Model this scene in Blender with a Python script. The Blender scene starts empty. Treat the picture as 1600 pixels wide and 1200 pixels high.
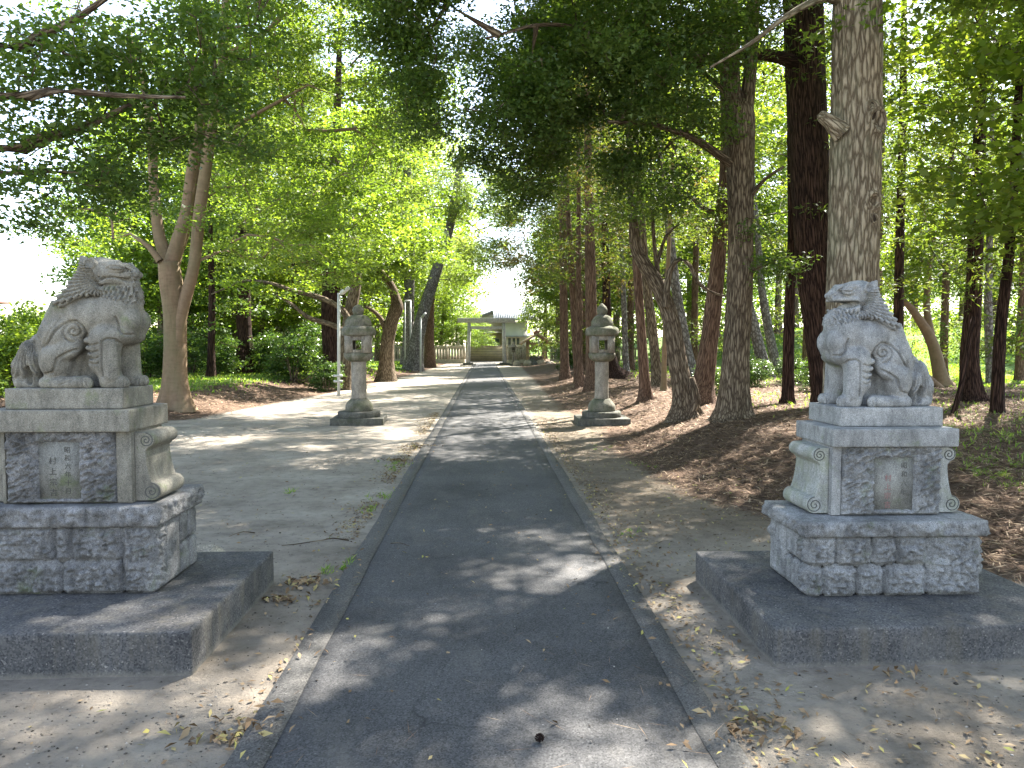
import bpy, bmesh, math, random
import numpy as np
from mathutils import Vector, Matrix, noise as mnoise

# ------------------------------------------------------------------ camera, sky, sun
scene = bpy.context.scene
F, CZ = 1150.0, 1.55                       # focal length in photo pixels (1600 wide), eye height
YAW, PIT = math.atan(43 / F), math.atan(60 / F)
cam_d = bpy.data.cameras.new('camera')
cam_d.sensor_width = 36.0
cam_d.lens = 36.0 * F / 1600.0
cam_d.clip_start, cam_d.clip_end = 0.05, 1500
cam = bpy.data.objects.new('camera', cam_d)
scene.collection.objects.link(cam)
cam.location = (0, 0, CZ)
cam.rotation_euler = (math.pi / 2 - PIT, 0, -YAW)
scene.camera = cam

SUN_AZ, SUN_EL = math.radians(40), math.radians(51)   # azimuth from +Y towards +X
world = bpy.data.worlds.new('World')
scene.world = world
world.use_nodes = True
nt = world.node_tree
sky = nt.nodes.new('ShaderNodeTexSky')
sky.sky_type = 'NISHITA'
sky.sun_disc = False
sky.sun_elevation = SUN_EL
sky.sun_rotation = SUN_AZ
sky.air_density = 1.0
sky.dust_density = 0.6
sky.ozone_density = .8
bg = nt.nodes['Background']
bg.inputs['Strength'].default_value = 0.098
hazy = nt.nodes.new('ShaderNodeHueSaturation')          # a hazy late-summer sky, paler than the clear-air model
hazy.inputs['Saturation'].default_value = 0.84
tint = nt.nodes.new('ShaderNodeMix'); tint.data_type = 'RGBA'; tint.blend_type = 'MULTIPLY'; tint.inputs[0].default_value = 1.0
tint.inputs[7].default_value = (1.06, 1.0, .95, 1)
nt.links.new(sky.outputs[0], hazy.inputs['Color'])
nt.links.new(hazy.outputs[0], tint.inputs[6])
nt.links.new(tint.outputs[2], bg.inputs[0])
sun_d = bpy.data.lights.new('sun', 'SUN')
sun_d.energy = 5.0
sun_d.angle = math.radians(0.53)
sun_d.color = (1.0, 0.95, 0.87)
sun = bpy.data.objects.new('sun', sun_d)
scene.collection.objects.link(sun)
sdir = Vector((math.sin(SUN_AZ) * math.cos(SUN_EL), math.cos(SUN_AZ) * math.cos(SUN_EL), math.sin(SUN_EL)))
sun.rotation_euler = sdir.to_track_quat('Z', 'Y').to_euler()
sun.location = (10, 10, 40)
scene.view_settings.view_transform = 'Standard'
scene.view_settings.look = 'None'
scene.view_settings.exposure = 2.84
scene.view_settings.gamma = 1.0
scene.cycles.use_denoising = True
scene.cycles.max_bounces = 8
scene.cycles.diffuse_bounces = 4
scene.cycles.transmission_bounces = 5
scene.cycles.transparent_max_bounces = 4
scene.cycles.caustics_reflective = False
scene.cycles.caustics_refractive = False
scene.render.film_transparent = False

# ------------------------------------------------------------------ helpers
C = scene.collection
rng = np.random.default_rng(7)
R = random.Random(5)

def at(px, py, Y):
    """photo pixel (1600x1200) at world depth Y -> world point"""
    a, b = (px - 800) / F, (600 - py) / F
    f = math.cos(PIT) + b * math.sin(PIT)
    u = -math.sin(PIT) + b * math.cos(PIT)
    x = a * math.cos(YAW) + f * math.sin(YAW)
    y = -a * math.sin(YAW) + f * math.cos(YAW)
    return Vector((x / y * Y, Y, CZ + u / y * Y))

def tag(o, label=None, cat=None, group=None, kind=None):
    if label: o['label'] = label
    if cat: o['category'] = cat
    if group: o['group'] = group
    if kind: o['kind'] = kind
    return o

def empty(name, loc=(0, 0, 0), label=None, cat=None, group=None, rz=0):
    o = bpy.data.objects.new(name, None)
    o.empty_display_size = 0.2
    C.objects.link(o)
    o.location = loc
    o.rotation_euler = (0, 0, rz)
    return tag(o, label, cat, group)

def link(name, me, mat=None, parent=None, smooth=False):
    o = bpy.data.objects.new(name, me)
    C.objects.link(o)
    if mat is not None and len(me.materials) == 0:
        me.materials.append(mat)
    if smooth:
        me.shade_smooth()
    if parent is not None:
        o.parent = parent
    return o

def mesh_np(name, V, Q, attr=None):
    """mesh from numpy verts and faces (n x 3 or n x 4)"""
    me = bpy.data.meshes.new(name)
    V = np.ascontiguousarray(V, dtype=np.float32)
    Q = np.ascontiguousarray(Q, dtype=np.int32)
    k = Q.shape[1]
    me.vertices.add(len(V)); me.loops.add(Q.size); me.polygons.add(len(Q))
    me.vertices.foreach_set('co', V.ravel())
    me.loops.foreach_set('vertex_index', Q.ravel())
    me.polygons.foreach_set('loop_start', np.arange(0, Q.size, k, dtype=np.int32))
    me.polygons.foreach_set('loop_total', np.full(len(Q), k, dtype=np.int32))
    if attr:
        for an, av in attr.items():
            at_ = me.attributes.new(an, 'FLOAT', 'POINT')
            at_.data.foreach_set('value', np.ascontiguousarray(av, dtype=np.float32))
    me.update(calc_edges=True)
    me.validate()
    return me

class MB:
    """collects vertices / quads into one mesh"""
    def __init__(s): s.V = []; s.Q = []; s.T = []; s.B = []; s.n = 0; s.hasb = False
    def add(s, V, Q, T=None, B=None):
        V = np.asarray(V, float)
        s.B.append(V if B is None else np.asarray(B, float)); s.hasb |= B is not None
        if len(Q): s.Q.append(np.asarray(Q, int) + s.n)
        if T is not None and len(T): s.T.append(np.asarray(T, int) + s.n)
        s.V.append(V); s.n += len(V)
    def box(s, lo, hi, rz=0, c=None):
        x0, y0, z0 = lo; x1, y1, z1 = hi
        V = np.array([[x0,y0,z0],[x1,y0,z0],[x1,y1,z0],[x0,y1,z0],[x0,y0,z1],[x1,y0,z1],[x1,y1,z1],[x0,y1,z1]], float)
        if rz:
            c = np.array(c if c is not None else (V[:, :2].mean(0)))
            ca, sa = math.cos(rz), math.sin(rz)
            d = V[:, :2] - c
            V[:, 0] = c[0] + d[:, 0]*ca - d[:, 1]*sa; V[:, 1] = c[1] + d[:, 0]*sa + d[:, 1]*ca
        s.add(V, [[0,3,2,1],[4,5,6,7],[0,1,5,4],[1,2,6,5],[2,3,7,6],[3,0,4,7]])
    def tube(s, pts, rad, n=8, cap=True, wob=0.0):
        pts = np.asarray(pts, float); rad = np.asarray(rad, float) * np.ones(len(pts))
        d = np.gradient(pts, axis=0); d /= np.linalg.norm(d, axis=1)[:, None] + 1e-9
        ref = np.array([0, 0, 1.0]) if abs(d[0, 2]) < .9 else np.array([1.0, 0, 0])
        u = ref - d * (d @ ref)[:, None]
        # parallel-ish frame
        for i in range(1, len(u)):
            w = u[i-1] - d[i] * (u[i-1] @ d[i]); u[i] = w / (np.linalg.norm(w) + 1e-9)
        u[0] /= np.linalg.norm(u[0]) + 1e-9
        v = np.cross(d, u)
        a = np.linspace(0, 2*np.pi, n, endpoint=False)
        V = pts[:, None, :] + rad[:, None, None] * (np.cos(a)[None, :, None]*u[:, None, :] + np.sin(a)[None, :, None]*v[:, None, :])
        V = V.reshape(-1, 3); m = len(pts)
        i = np.arange(m-1)[:, None]*n; j = np.arange(n)[None, :]; k = (j+1) % n
        Q = np.stack([i+j, i+k, i+n+k, i+n+j], -1).reshape(-1, 4)
        arc = np.concatenate([[0], np.cumsum(np.linalg.norm(np.diff(pts, axis=0), axis=1))])+pts[0].sum()*3.1
        B = np.stack([rad[:, None]*np.cos(a), rad[:, None]*np.sin(a), np.repeat(arc[:, None], n, 1)], -1).reshape(-1, 3)
        T = None
        if cap:
            B = np.vstack([B, B[0], B[-1]])
            V = np.vstack([V, pts[0], pts[-1]]); b = m*n
            T = [[b, (q+1) % n, q] for q in range(n)] + [[b+1, (m-1)*n+q, (m-1)*n+(q+1) % n] for q in range(n)]
        s.add(V, Q, T, B)
    def lathe(s, prof, c=(0, 0), n=32, sq=0.0, rot=0.0):
        """profile list of (r, z); sq > 0 gives a polygon of sq sides"""
        if sq: n = int(sq)
        a = np.linspace(0, 2*np.pi, n, endpoint=False) + rot
        P = np.asarray(prof, float); m = len(P)
        V = np.stack([c[0] + P[:, 0][:, None]*np.cos(a), c[1] + P[:, 0][:, None]*np.sin(a), np.repeat(P[:, 1][:, None], n, 1)], -1).reshape(-1, 3)
        i = np.arange(m-1)[:, None]*n; j = np.arange(n)[None, :]; k = (j+1) % n
        Q = np.stack([i+j, i+k, i+n+k, i+n+j], -1).reshape(-1, 4)
        V = np.vstack([V, [c[0], c[1], P[0, 1]], [c[0], c[1], P[-1, 1]]]); b = m*n
        T = [[b, (q+1) % n, q] for q in range(n)] + [[b+1, (m-1)*n+q, (m-1)*n+(q+1) % n] for q in range(n)]
        s.add(V, Q, T)
    def prism(s, poly, y0, y1):
        """polygon in x,z extruded along y (triangulated caps by fan around centroid)"""
        P = np.asarray(poly, float); n = len(P)
        V = np.vstack([np.c_[P[:, 0], np.full(n, y0), P[:, 1]], np.c_[P[:, 0], np.full(n, y1), P[:, 1]]])
        Q = [[i, (i+1) % n, n+(i+1) % n, n+i] for i in range(n)]
        c = P.mean(0)
        V = np.vstack([V, [c[0], y0, c[1]], [c[0], y1, c[1]]])
        T = [[2*n, (i+1) % n, i] for i in range(n)] + [[2*n+1, n+i, n+(i+1) % n] for i in range(n)]
        s.add(V, Q, T)
    def mesh(s, name):
        V = np.vstack(s.V)
        me = bpy.data.meshes.new(name)
        Q = np.vstack(s.Q) if s.Q else np.zeros((0, 4), int)
        T = np.vstack(s.T) if s.T else np.zeros((0, 3), int)
        nl = Q.size + T.size
        me.vertices.add(len(V)); me.loops.add(nl); me.polygons.add(len(Q)+len(T))
        me.vertices.foreach_set('co', V.astype(np.float32).ravel())
        me.loops.foreach_set('vertex_index', np.concatenate([Q.ravel(), T.ravel()]).astype(np.int32))
        me.polygons.foreach_set('loop_start', np.concatenate([np.arange(len(Q))*4, Q.size+np.arange(len(T))*3]).astype(np.int32))
        me.polygons.foreach_set('loop_total', np.concatenate([np.full(len(Q), 4), np.full(len(T), 3)]).astype(np.int32))
        if s.hasb:
            ba = me.attributes.new('bk', 'FLOAT_VECTOR', 'POINT'); ba.data.foreach_set('vector', np.vstack(s.B).astype(np.float32).ravel())
        me.update(calc_edges=True); me.validate()
        return me
    def build(s, name, mat, parent=None, smooth=False, bevel=0, seg=2):
        o = link(name, s.mesh(name), mat, parent, smooth)
        if bevel:
            b = o.modifiers.new('bevel', 'BEVEL'); b.width = bevel; b.segments = seg; b.limit_method = 'ANGLE'
        return o

def local(o, origin):
    """shift a mesh so that it is expressed relative to origin (its parent's location)"""
    o.data.transform(Matrix.Translation(-Vector(origin)))
    return o

# numpy value noise
def _h(ix, iy, iz, s):
    n = (ix*374761393 + iy*668265263 + iz*2147483647 + s*974711) & 0xffffffff
    n = ((n ^ (n >> 13)) * 1274126177) & 0xffffffff
    n = ((n ^ (n >> 16)) * 2246822519) & 0xffffffff
    return ((n ^ (n >> 15)) & 0xffffff) / float(0xffffff)
def vn(P, s=0):
    P = np.asarray(P, float); I = np.floor(P).astype(np.int64); f = P - I; f = f*f*(3-2*f)
    x, y, z = I[..., 0], I[..., 1], I[..., 2]; fx, fy, fz = f[..., 0], f[..., 1], f[..., 2]
    def L(a, b, t): return a + (b-a)*t
    c = [[[ _h(x+i, y+j, z+k, s) for k in (0, 1)] for j in (0, 1)] for i in (0, 1)]
    return L(L(L(c[0][0][0], c[1][0][0], fx), L(c[0][1][0], c[1][1][0], fx), fy),
             L(L(c[0][0][1], c[1][0][1], fx), L(c[0][1][1], c[1][1][1], fx), fy), fz)*2-1
def fbm(P, o=4, s=0):
    P = np.asarray(P, float); r = 0; a = .5
    for i in range(o): r = r + a*vn(P, s+i*17); P = P*2.03+11.3; a *= .5
    return r
def ridge(P, o=3, s=0):
    P = np.asarray(P, float); r = 0; a = .5
    for i in range(o): r = r + a*(1-np.abs(vn(P, s+i*13))*2); P = P*2.1+7.7; a *= .5
    return r
# ------------------------------------------------------------------ materials
class NT:
    def __init__(s, name):
        s.m = bpy.data.materials.new(name); s.m.use_nodes = True
        s.t = s.m.node_tree; s.b = s.t.nodes['Principled BSDF']; s.out = s.t.nodes['Material Output']
    def n(s, typ, **kw):
        nd = s.t.nodes.new(typ)
        for k, v in kw.items(): setattr(nd, k, v)
        return nd
    def l(s, a, b): s.t.links.new(a, b)
    def coord(s, which='Object'):
        return s.n('ShaderNodeTexCoord').outputs[which]
    def pos(s): return s.n('ShaderNodeNewGeometry').outputs['Position']
    def mapp(s, v, scale=(1, 1, 1), loc=(0, 0, 0)):
        m = s.n('ShaderNodeMapping'); m.inputs['Scale'].default_value = scale; m.inputs['Location'].default_value = loc
        s.l(v, m.inputs['Vector']); return m.outputs[0]
    def noise(s, v, scale, detail=4, rough=.55, dist=0):
        n = s.n('ShaderNodeTexNoise'); n.inputs['Scale'].default_value = scale
        n.inputs['Detail'].default_value = detail; n.inputs['Roughness'].default_value = rough
        n.inputs['Distortion'].default_value = dist
        s.l(v, n.inputs['Vector']); return n.outputs['Fac']
    def vor(s, v, scale, feature='F1', out='Distance', rand=1.0):
        n = s.n('ShaderNodeTexVoronoi'); n.feature = feature; n.inputs['Scale'].default_value = scale
        n.inputs['Randomness'].default_value = rand
        s.l(v, n.inputs['Vector']); return n.outputs[out]
    def ramp(s, f, stops):
        r = s.n('ShaderNodeValToRGB'); e = r.color_ramp.elements
        while len(e) > 1: e.remove(e[-1])
        for i, (p, c) in enumerate(stops):
            if i == 0: x = e[0]; x.position = p
            else: x = e.new(p)
            if not hasattr(c, '__len__'): c = (c, c, c)
            x.color = (*c, 1)
        s.l(f, r.inputs[0]); return r.outputs[0]
    def mix(s, f, a, b, mode='MIX'):
        m = s.n('ShaderNodeMix'); m.data_type = 'RGBA'; m.blend_type = mode
        for sock, v in ((m.inputs[0], f), (m.inputs[6], a), (m.inputs[7], b)):
            if isinstance(v, (int, float)): sock.default_value = v if sock.type == 'VALUE' else (v, v, v, 1)
            elif isinstance(v, tuple): sock.default_value = (*v, 1)
            else: s.l(v, sock)
        return m.outputs[2]
    def math(s, op, a, b=0.0, clamp=False):
        m = s.n('ShaderNodeMath'); m.operation = op; m.use_clamp = clamp
        for sock, v in ((m.inputs[0], a), (m.inputs[1], b)):
            if isinstance(v, (int, float)): sock.default_value = v
            else: s.l(v, sock)
        return m.outputs[0]
    def bump(s, h, strength=.5, dist=.01, prev=None):
        b = s.n('ShaderNodeBump'); b.inputs['Strength'].default_value = strength; b.inputs['Distance'].default_value = dist
        s.l(h, b.inputs['Height'])
        if prev is not None: s.l(prev, b.inputs['Normal'])
        return b.outputs[0]
    def fin(s, col, rough=.8, nrm=None, spec=.3):
        if isinstance(col, tuple): s.b.inputs['Base Color'].default_value = (*col, 1)
        else: s.l(col, s.b.inputs['Base Color'])
        if isinstance(rough, (int, float)): s.b.inputs['Roughness'].default_value = rough
        else: s.l(rough, s.b.inputs['Roughness'])
        s.b.inputs['Specular IOR Level'].default_value = spec
        if nrm is not None: s.l(nrm, s.b.inputs['Normal'])
        return s.m

def granite(name, tone, dark, moss=0.0, grain=320, bump=.35, stain=.35, mosscol=(.12, .15, .06)):
    g = NT(name); p = g.pos()
    sp = g.vor(p, grain, out='Color')
    spk = g.ramp(g.vor(p, grain*.8), [(0, .0), (.9, 1)])
    bw = g.n('ShaderNodeRGBToBW'); g.l(sp, bw.inputs[0])
    base = g.ramp(bw.outputs[0], [(.05, dark), (.25, tuple(t*.78 for t in tone)), (.6, tone), (.9, tuple(min(1, t*1.35) for t in tone))])
    big = g.ramp(g.noise(p, 4.5, 6, .65), [(.35, 1-stain), (.62, 1.0)])
    col = g.mix(1.0, base, big, 'MULTIPLY')
    mid = g.ramp(g.noise(g.mapp(p, (1, 1, .35)), 22, 5, .7), [(.3, .60), (.55, 1.0), (.8, 1.10)])
    col = g.mix(1.0, col, mid, 'MULTIPLY')
    if moss:
        mk = g.ramp(g.noise(g.mapp(p, loc=(3, 7, 1)), 6, 6, .7), [(.62-.3*moss, 0.0), (.78-.2*moss, 1.0)])
        col = g.mix(g.math('MULTIPLY', mk, .75), col, mosscol)
    h = g.math('ADD', g.math('MULTIPLY', bw.outputs[0], .5), g.noise(p, 90, 6, .7))
    nb = g.bump(h, bump, .006)
    return g.fin(col, .88, nb, .25)

M = {}
M['granite_warm'] = granite('granite_warm', (.235, .22, .182), (.09, .085, .075), .18)
M['granite_cool'] = granite('granite_cool', (.31, .31, .30), (.13, .13, .135), .10)  # same granite; the bluish light on the right is put into this tone
M['granite_plate'] = granite('granite_plate', (.25, .245, .22), (.13, .125, .115), .2)
M['granite_rough'] = granite('granite_rough', (.275, .27, .265), (.08, .08, .08), .12, 260, 1.0, .55)
M['granite_rough_cool'] = granite('granite_rough_cool', (.33, .33, .325), (.10, .10, .10), .10, 260, 1.0, .52)  # rough granite with that cool light likewise in its tone
M['granite_lichen'] = granite('granite_lichen', (.36, .365, .34), (.14, .14, .13), .5, 300, .3, .3, (.20, .215, .13))
M['lantern_mossy'] = granite('lantern_mossy', (.23, .215, .17), (.05, .045, .035), .7, 200, .8, .5, (.075, .085, .04))
M['lantern_stone'] = granite('lantern_stone', (.32, .285, .235), (.10, .09, .075), .35, 260, .3, .35, (.13, .13, .08))
M['lantern_dark'] = granite('lantern_dark', (.14, .135, .115), (.03, .03, .025), .5, 200, .8, .5, (.06, .065, .035))
M['torii_stone'] = granite('torii_stone', (.52, .50, .48), (.30, .29, .28), .1, 200, .3, .25)

def m_concrete():
    g = NT('slab_concrete'); p = g.pos()
    agg = g.vor(p, 130, out='Color'); bw = g.n('ShaderNodeRGBToBW'); g.l(agg, bw.inputs[0])
    base = g.ramp(bw.outputs[0], [(.1, (.045, .045, .047)), (.5, (.088, .087, .088)), (.85, (.13, .125, .12)), (1, (.28, .26, .24))])
    st = g.ramp(g.noise(p, 3, 6, .65), [(.35, .65), (.65, 1.15)])
    col = g.mix(1, base, st, 'MULTIPLY')
    strk = g.ramp(g.noise(g.mapp(p, (7, 7, .9)), 1.6, 6, .7), [(.5, 0.0), (.72, .55)])
    col = g.mix(strk, col, (.135, .12, .09))
    dst = g.ramp(g.noise(g.mapp(p, loc=(3, 1, 0)), 5.5, 8, .75), [(.52, 0.0), (.75, .6)])
    col = g.mix(dst, col, (.16, .15, .135))
    sep = g.n('ShaderNodeSeparateXYZ'); g.l(p, sep.inputs[0])
    spl = g.math('ADD', g.math('MULTIPLY', sep.outputs[2], -14.0), g.math('ADD', g.noise(p, 9, 5, .7), .12))
    col = g.mix(g.ramp(spl, [(.1, 0.0), (.6, .75)]), col, (.20, .18, .15))
    h = g.math('ADD', g.noise(p, 110, 4, .7), g.math('MULTIPLY', bw.outputs[0], .4))
    return g.fin(col, .9, g.bump(h, .6, .006), .25)
M['concrete'] = m_concrete()

def m_asphalt(name, tone, big=.18):
    g = NT(name); p = g.pos()
    agg = g.vor(p, 150, out='Color'); bw = g.n('ShaderNodeRGBToBW'); g.l(agg, bw.inputs[0])
    t = tone
    base = g.ramp(bw.outputs[0], [(.08, tuple(c*.45 for c in t)), (.45, tuple(c*.85 for c in t)), (.8, tuple(c*1.2 for c in t)), (.97, tuple(c*1.6 for c in t)), (1, tuple(min(1, c*3.2) for c in t))])
    st = g.ramp(g.noise(p, 1.1, 7, .62), [(.3, 1-big*2), (.5, 1), (.72, 1+big*1.6)])
    col = g.mix(1, base, st, 'MULTIPLY')
    dust = g.ramp(g.noise(g.mapp(p, (1.4, .5, 1), (5, 2, 0)), 2.2, 8, .72), [(.52, 0.0), (.78, .5)])
    col = g.mix(dust, col, (.17, .155, .13))
    # hairline cracks
    vc = g.noise(p, 2.0, 3, .5)
    wv = g.n('ShaderNodeVectorMath', operation='ADD')
    g.l(p, wv.inputs[0]); g.l(g.mix(1.0, (0., 0., 0.), vc), wv.inputs[1])
    ck = g.vor(wv.outputs[0], .55, 'DISTANCE_TO_EDGE')
    ckm = g.math('MULTIPLY', g.ramp(ck, [(0, 1.0), (.006, 0.0)]), g.ramp(g.noise(p, .6, 2), [(.52, 0.0), (.6, .8)]))
    col = g.mix(ckm, col, (.02, .02, .02))
    h = g.math('ADD', g.noise(p, 170, 3, .7), g.math('MULTIPLY', bw.outputs[0], .7))
    h = g.math('SUBTRACT', h, g.math('MULTIPLY', ckm, .8))
    return g.fin(col, .85, g.bump(h, .75, .005), .3)
M['asphalt'] = m_asphalt('asphalt', (.080, .078, .077))
M['edging'] = m_asphalt('edging_concrete', (.098, .093, .086), .14)

def m_ground():
    g = NT('ground_soil'); p = g.pos()
    def A(n):
        a = g.n('ShaderNodeAttribute'); a.attribute_name = n; return a.outputs['Fac']
    nd, gr, dk = A('needle'), A('grass'), A('damp')
    n1 = g.noise(p, 1.3, 8, .62); n2 = g.noise(p, 9, 8, .72); n3 = g.noise(p, 60, 5, .7)
    sand = g.ramp(n1, [(.28, (.18, .155, .125)), (.5, (.29, .255, .21)), (.72, (.39, .35, .29))])
    sand = g.mix(1, sand, g.ramp(n2, [(.28, .62), (.5, 1), (.75, 1.15)]), 'MULTIPLY')
    peb = g.ramp(g.vor(p, 55), [(.05, .55), (.14, 1.0)])
    pm = g.ramp(g.noise(p, 3.2, 4), [(.5, 0.0), (.68, 1.0)])
    sand = g.mix(pm, sand, g.mix(1, sand, peb, 'MULTIPLY'))
    damp = g.mix(1, sand, (.56, .51, .45), 'MULTIPLY')
    sand = g.mix(dk, sand, damp)
    # fallen cedar needles
    st1 = g.noise(g.mapp(p, (1, 3.2, 1)), 26, 6, .75, 1.2); st2 = g.noise(g.mapp(p, (3.2, 1, 1), (4, 1, 0)), 24, 6, .75, 1.2)
    ndl = g.ramp(g.math('MAXIMUM', st1, st2), [(.42, (.052, .036, .026)), (.56, (.13, .085, .058)), (.68, (.21, .14, .095)), (.82, (.33, .245, .17))])
    ndl = g.mix(1, ndl, g.ramp(g.noise(p, 2.1, 6, .6), [(.3, .6), (.7, 1.2)]), 'MULTIPLY')
    e = g.math('ADD', nd, g.math('MULTIPLY', g.math('SUBTRACT', n2, .5), 1.3))
    col = g.mix(g.ramp(e, [(.38, 0.0), (.56, 1.0)]), sand, ndl)
    grs = g.ramp(g.noise(p, 14, 6, .7), [(.3, (.05, .085, .02)), (.55, (.11, .18, .04)), (.8, (.20, .26, .075))])
    e2 = g.math('ADD', gr, g.math('MULTIPLY', g.math('SUBTRACT', g.noise(p, 1.6, 7, .7), .5), 1.5))
    col = g.mix(g.ramp(e2, [(.42, 0.0), (.58, 1.0)]), col, grs)
    h = g.math('ADD', g.math('MULTIPLY', n2, 1.2), g.math('ADD', g.math('MULTIPLY', n3, .5), g.math('MULTIPLY', st1, .5)))
    nb = g.bump(h, .8, .03)
    return g.fin(col, .95, nb, .15)
M['ground'] = m_ground()

def m_bark(name, hi, lo, fis=(26, 26, 4.5), dist=.03, moss=None, strength=.9, smooth=False):
    g = NT(name); ab = g.n('ShaderNodeAttribute'); ab.attribute_name = 'bk'; p = ab.outputs['Vector']
    w = g.noise(g.mapp(p, fis), 1.0, 8, .70, .8)
    if smooth:
        f = g.math('ADD', g.math('MULTIPLY', w, .55), g.math('MULTIPLY', g.noise(g.mapp(p, (5, 5, 22)), 1.0, 4, .6), .35))
        col = g.ramp(f, [(.25, lo), (.5, tuple((a+b)/2 for a, b in zip(hi, lo))), (.72, hi)])
        mk = g.ramp(g.noise(g.mapp(p, (1, 1, .35)), 2.4, 6, .7), [(.45, 0.0), (.7, .6)])
        col = g.mix(mk, col, moss)
        return g.fin(col, .85, g.bump(f, strength, dist), .2)
    wv = g.n('ShaderNodeVectorMath', operation='ADD')
    nz = g.n('ShaderNodeTexNoise'); nz.inputs['Scale'].default_value = 1.3; nz.inputs['Detail'].default_value = 5; mp = g.mapp(p, tuple(f*.75 for f in fis)); g.l(mp, nz.inputs['Vector'])
    sc = g.n('ShaderNodeVectorMath', operation='SCALE'); sc.inputs['Scale'].default_value = 1.1; g.l(nz.outputs['Color'], sc.inputs[0])
    g.l(mp, wv.inputs[0]); g.l(sc.outputs[0], wv.inputs[1])
    v = g.vor(wv.outputs[0], 1.0, 'DISTANCE_TO_EDGE')
    f = g.math('ADD', g.math('MULTIPLY', g.ramp(v, [(0, 0.0), (.28, 1.0)]), .55), g.math('MULTIPLY', w, .6))
    col = g.ramp(f, [(.18, tuple(c*.45 for c in lo)), (.42, lo), (.62, tuple((a+b)/2 for a, b in zip(hi, lo))), (.85, hi)])
    col = g.mix(1, col, g.ramp(g.noise(p, 1.7, 5, .6), [(.3, .75), (.7, 1.15)]), 'MULTIPLY')
    if moss:
        mk = g.ramp(g.noise(g.mapp(p, (1, 1, .35)), 2.4, 6, .7), [(.5, 0.0), (.72, .55)])
        col = g.mix(mk, col, moss)
    return g.fin(col, .95, g.bump(f, strength, dist), .12)
M['bark_grey'] = m_bark('bark_grey_fissured', (.33, .275, .20), (.13, .10, .068), moss=(.16, .17, .11))
M['bark_brown'] = m_bark('bark_brown_fissured', (.24, .19, .135), (.085, .062, .043), (34, 34, 5))
M['bark_dark'] = m_bark('bark_dark_red', (.085, .050, .038), (.022, .013, .011), (42, 42, 3))
M['bark_red'] = m_bark('bark_red_cedar', (.235, .155, .112), (.085, .052, .038), (60, 60, 3.5), .02)
M['bark_smooth'] = m_bark('bark_smooth_tan', (.31, .215, .14), (.115, .076, .047), (9, 9, 2.5), .008, (.13, .13, .065), .5, True)
M['bark_pine'] = m_bark('bark_pine_grey', (.27, .25, .235), (.12, .105, .095), (14, 14, 7), .04)

def m_leaf(name, c1, c2, c3, trans=.45, gloss=.45, tcol=1.0):
    g = NT(name)
    a = g.n('ShaderNodeAttribute'); a.attribute_name = 'rnd'
    col = g.ramp(a.outputs['Fac'], [(0, c1), (.5, c2), (.93, c3), (1, tuple(c*1.25 for c in c3))])
    d = g.n('ShaderNodeBsdfPrincipled'); g.l(col, d.inputs['Base Color']); d.inputs['Roughness'].default_value = gloss
    d.inputs['Specular IOR Level'].default_value = .35
    tr = g.n('ShaderNodeBsdfTranslucent')
    tc = g.mix(1, col, (2.3*tcol, 2.15*tcol, .75), 'MULTIPLY')
    g.l(tc, tr.inputs[0])
    mx = g.n('ShaderNodeMixShader'); mx.inputs[0].default_value = trans
    g.l(d.outputs[0], mx.inputs[1]); g.l(tr.outputs[0], mx.inputs[2]); g.l(mx.outputs[0], g.out.inputs[0])
    g.t.nodes.remove(g.b)
    return g.m
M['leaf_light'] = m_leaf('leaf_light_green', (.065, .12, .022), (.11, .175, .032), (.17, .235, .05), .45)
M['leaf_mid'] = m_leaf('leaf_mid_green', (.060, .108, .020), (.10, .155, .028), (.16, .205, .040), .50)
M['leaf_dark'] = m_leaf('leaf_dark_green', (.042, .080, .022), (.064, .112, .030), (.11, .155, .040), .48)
M['leaf_conifer'] = m_leaf('leaf_conifer', (.044, .075, .022), (.068, .105, .028), (.12, .14, .038), .42, .6)
M['leaf_brownish'] = m_leaf('leaf_dry_conifer', (.06, .07, .03), (.095, .08, .04), (.15, .11, .05), .3, .7)
M['leaf_pine'] = m_leaf('leaf_pine', (.09, .14, .05), (.14, .20, .07), (.20, .25, .10), .45, .6)
M['leaf_shrub'] = m_leaf('leaf_shrub', (.03, .065, .02), (.05, .10, .028), (.10, .16, .04), .35, .3)
M['grass_blade'] = m_leaf('grass_blade', (.09, .17, .03), (.14, .24, .045), (.24, .30, .09), .45, .5)

def m_plain(name, col, rough=.7, var=.15, scale=6, metal=0.0):
    g = NT(name); p = g.pos()
    n = g.ramp(g.noise(p, scale, 6, .65), [(.3, 1-var), (.7, 1+var)])
    c = g.mix(1, (col[0], col[1], col[2]), n, 'MULTIPLY')
    g.b.inputs['Metallic'].default_value = metal
    return g.fin(c, rough, g.bump(g.noise(p, scale*12, 4), .2, .004))
# ------------------------------------------------------------------ guardian lion statues (signed distance field -> mesh)
SX0, SY0, SZ0 = -2.27, 4.225, 1.32      # where the left-hand lion stands; its shape was measured there

def LP(cx, cy, a=0.0):
    """zoomed-crop pixel of the left lion at lateral half-offset a -> local x, y, z"""
    p = at(cx/4.8, 380 + cy/4.8, SY0 - a)
    return np.array([p.x - SX0, a, p.z - SZ0])
PXM = SY0/F/4.8      # metres per crop pixel

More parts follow.
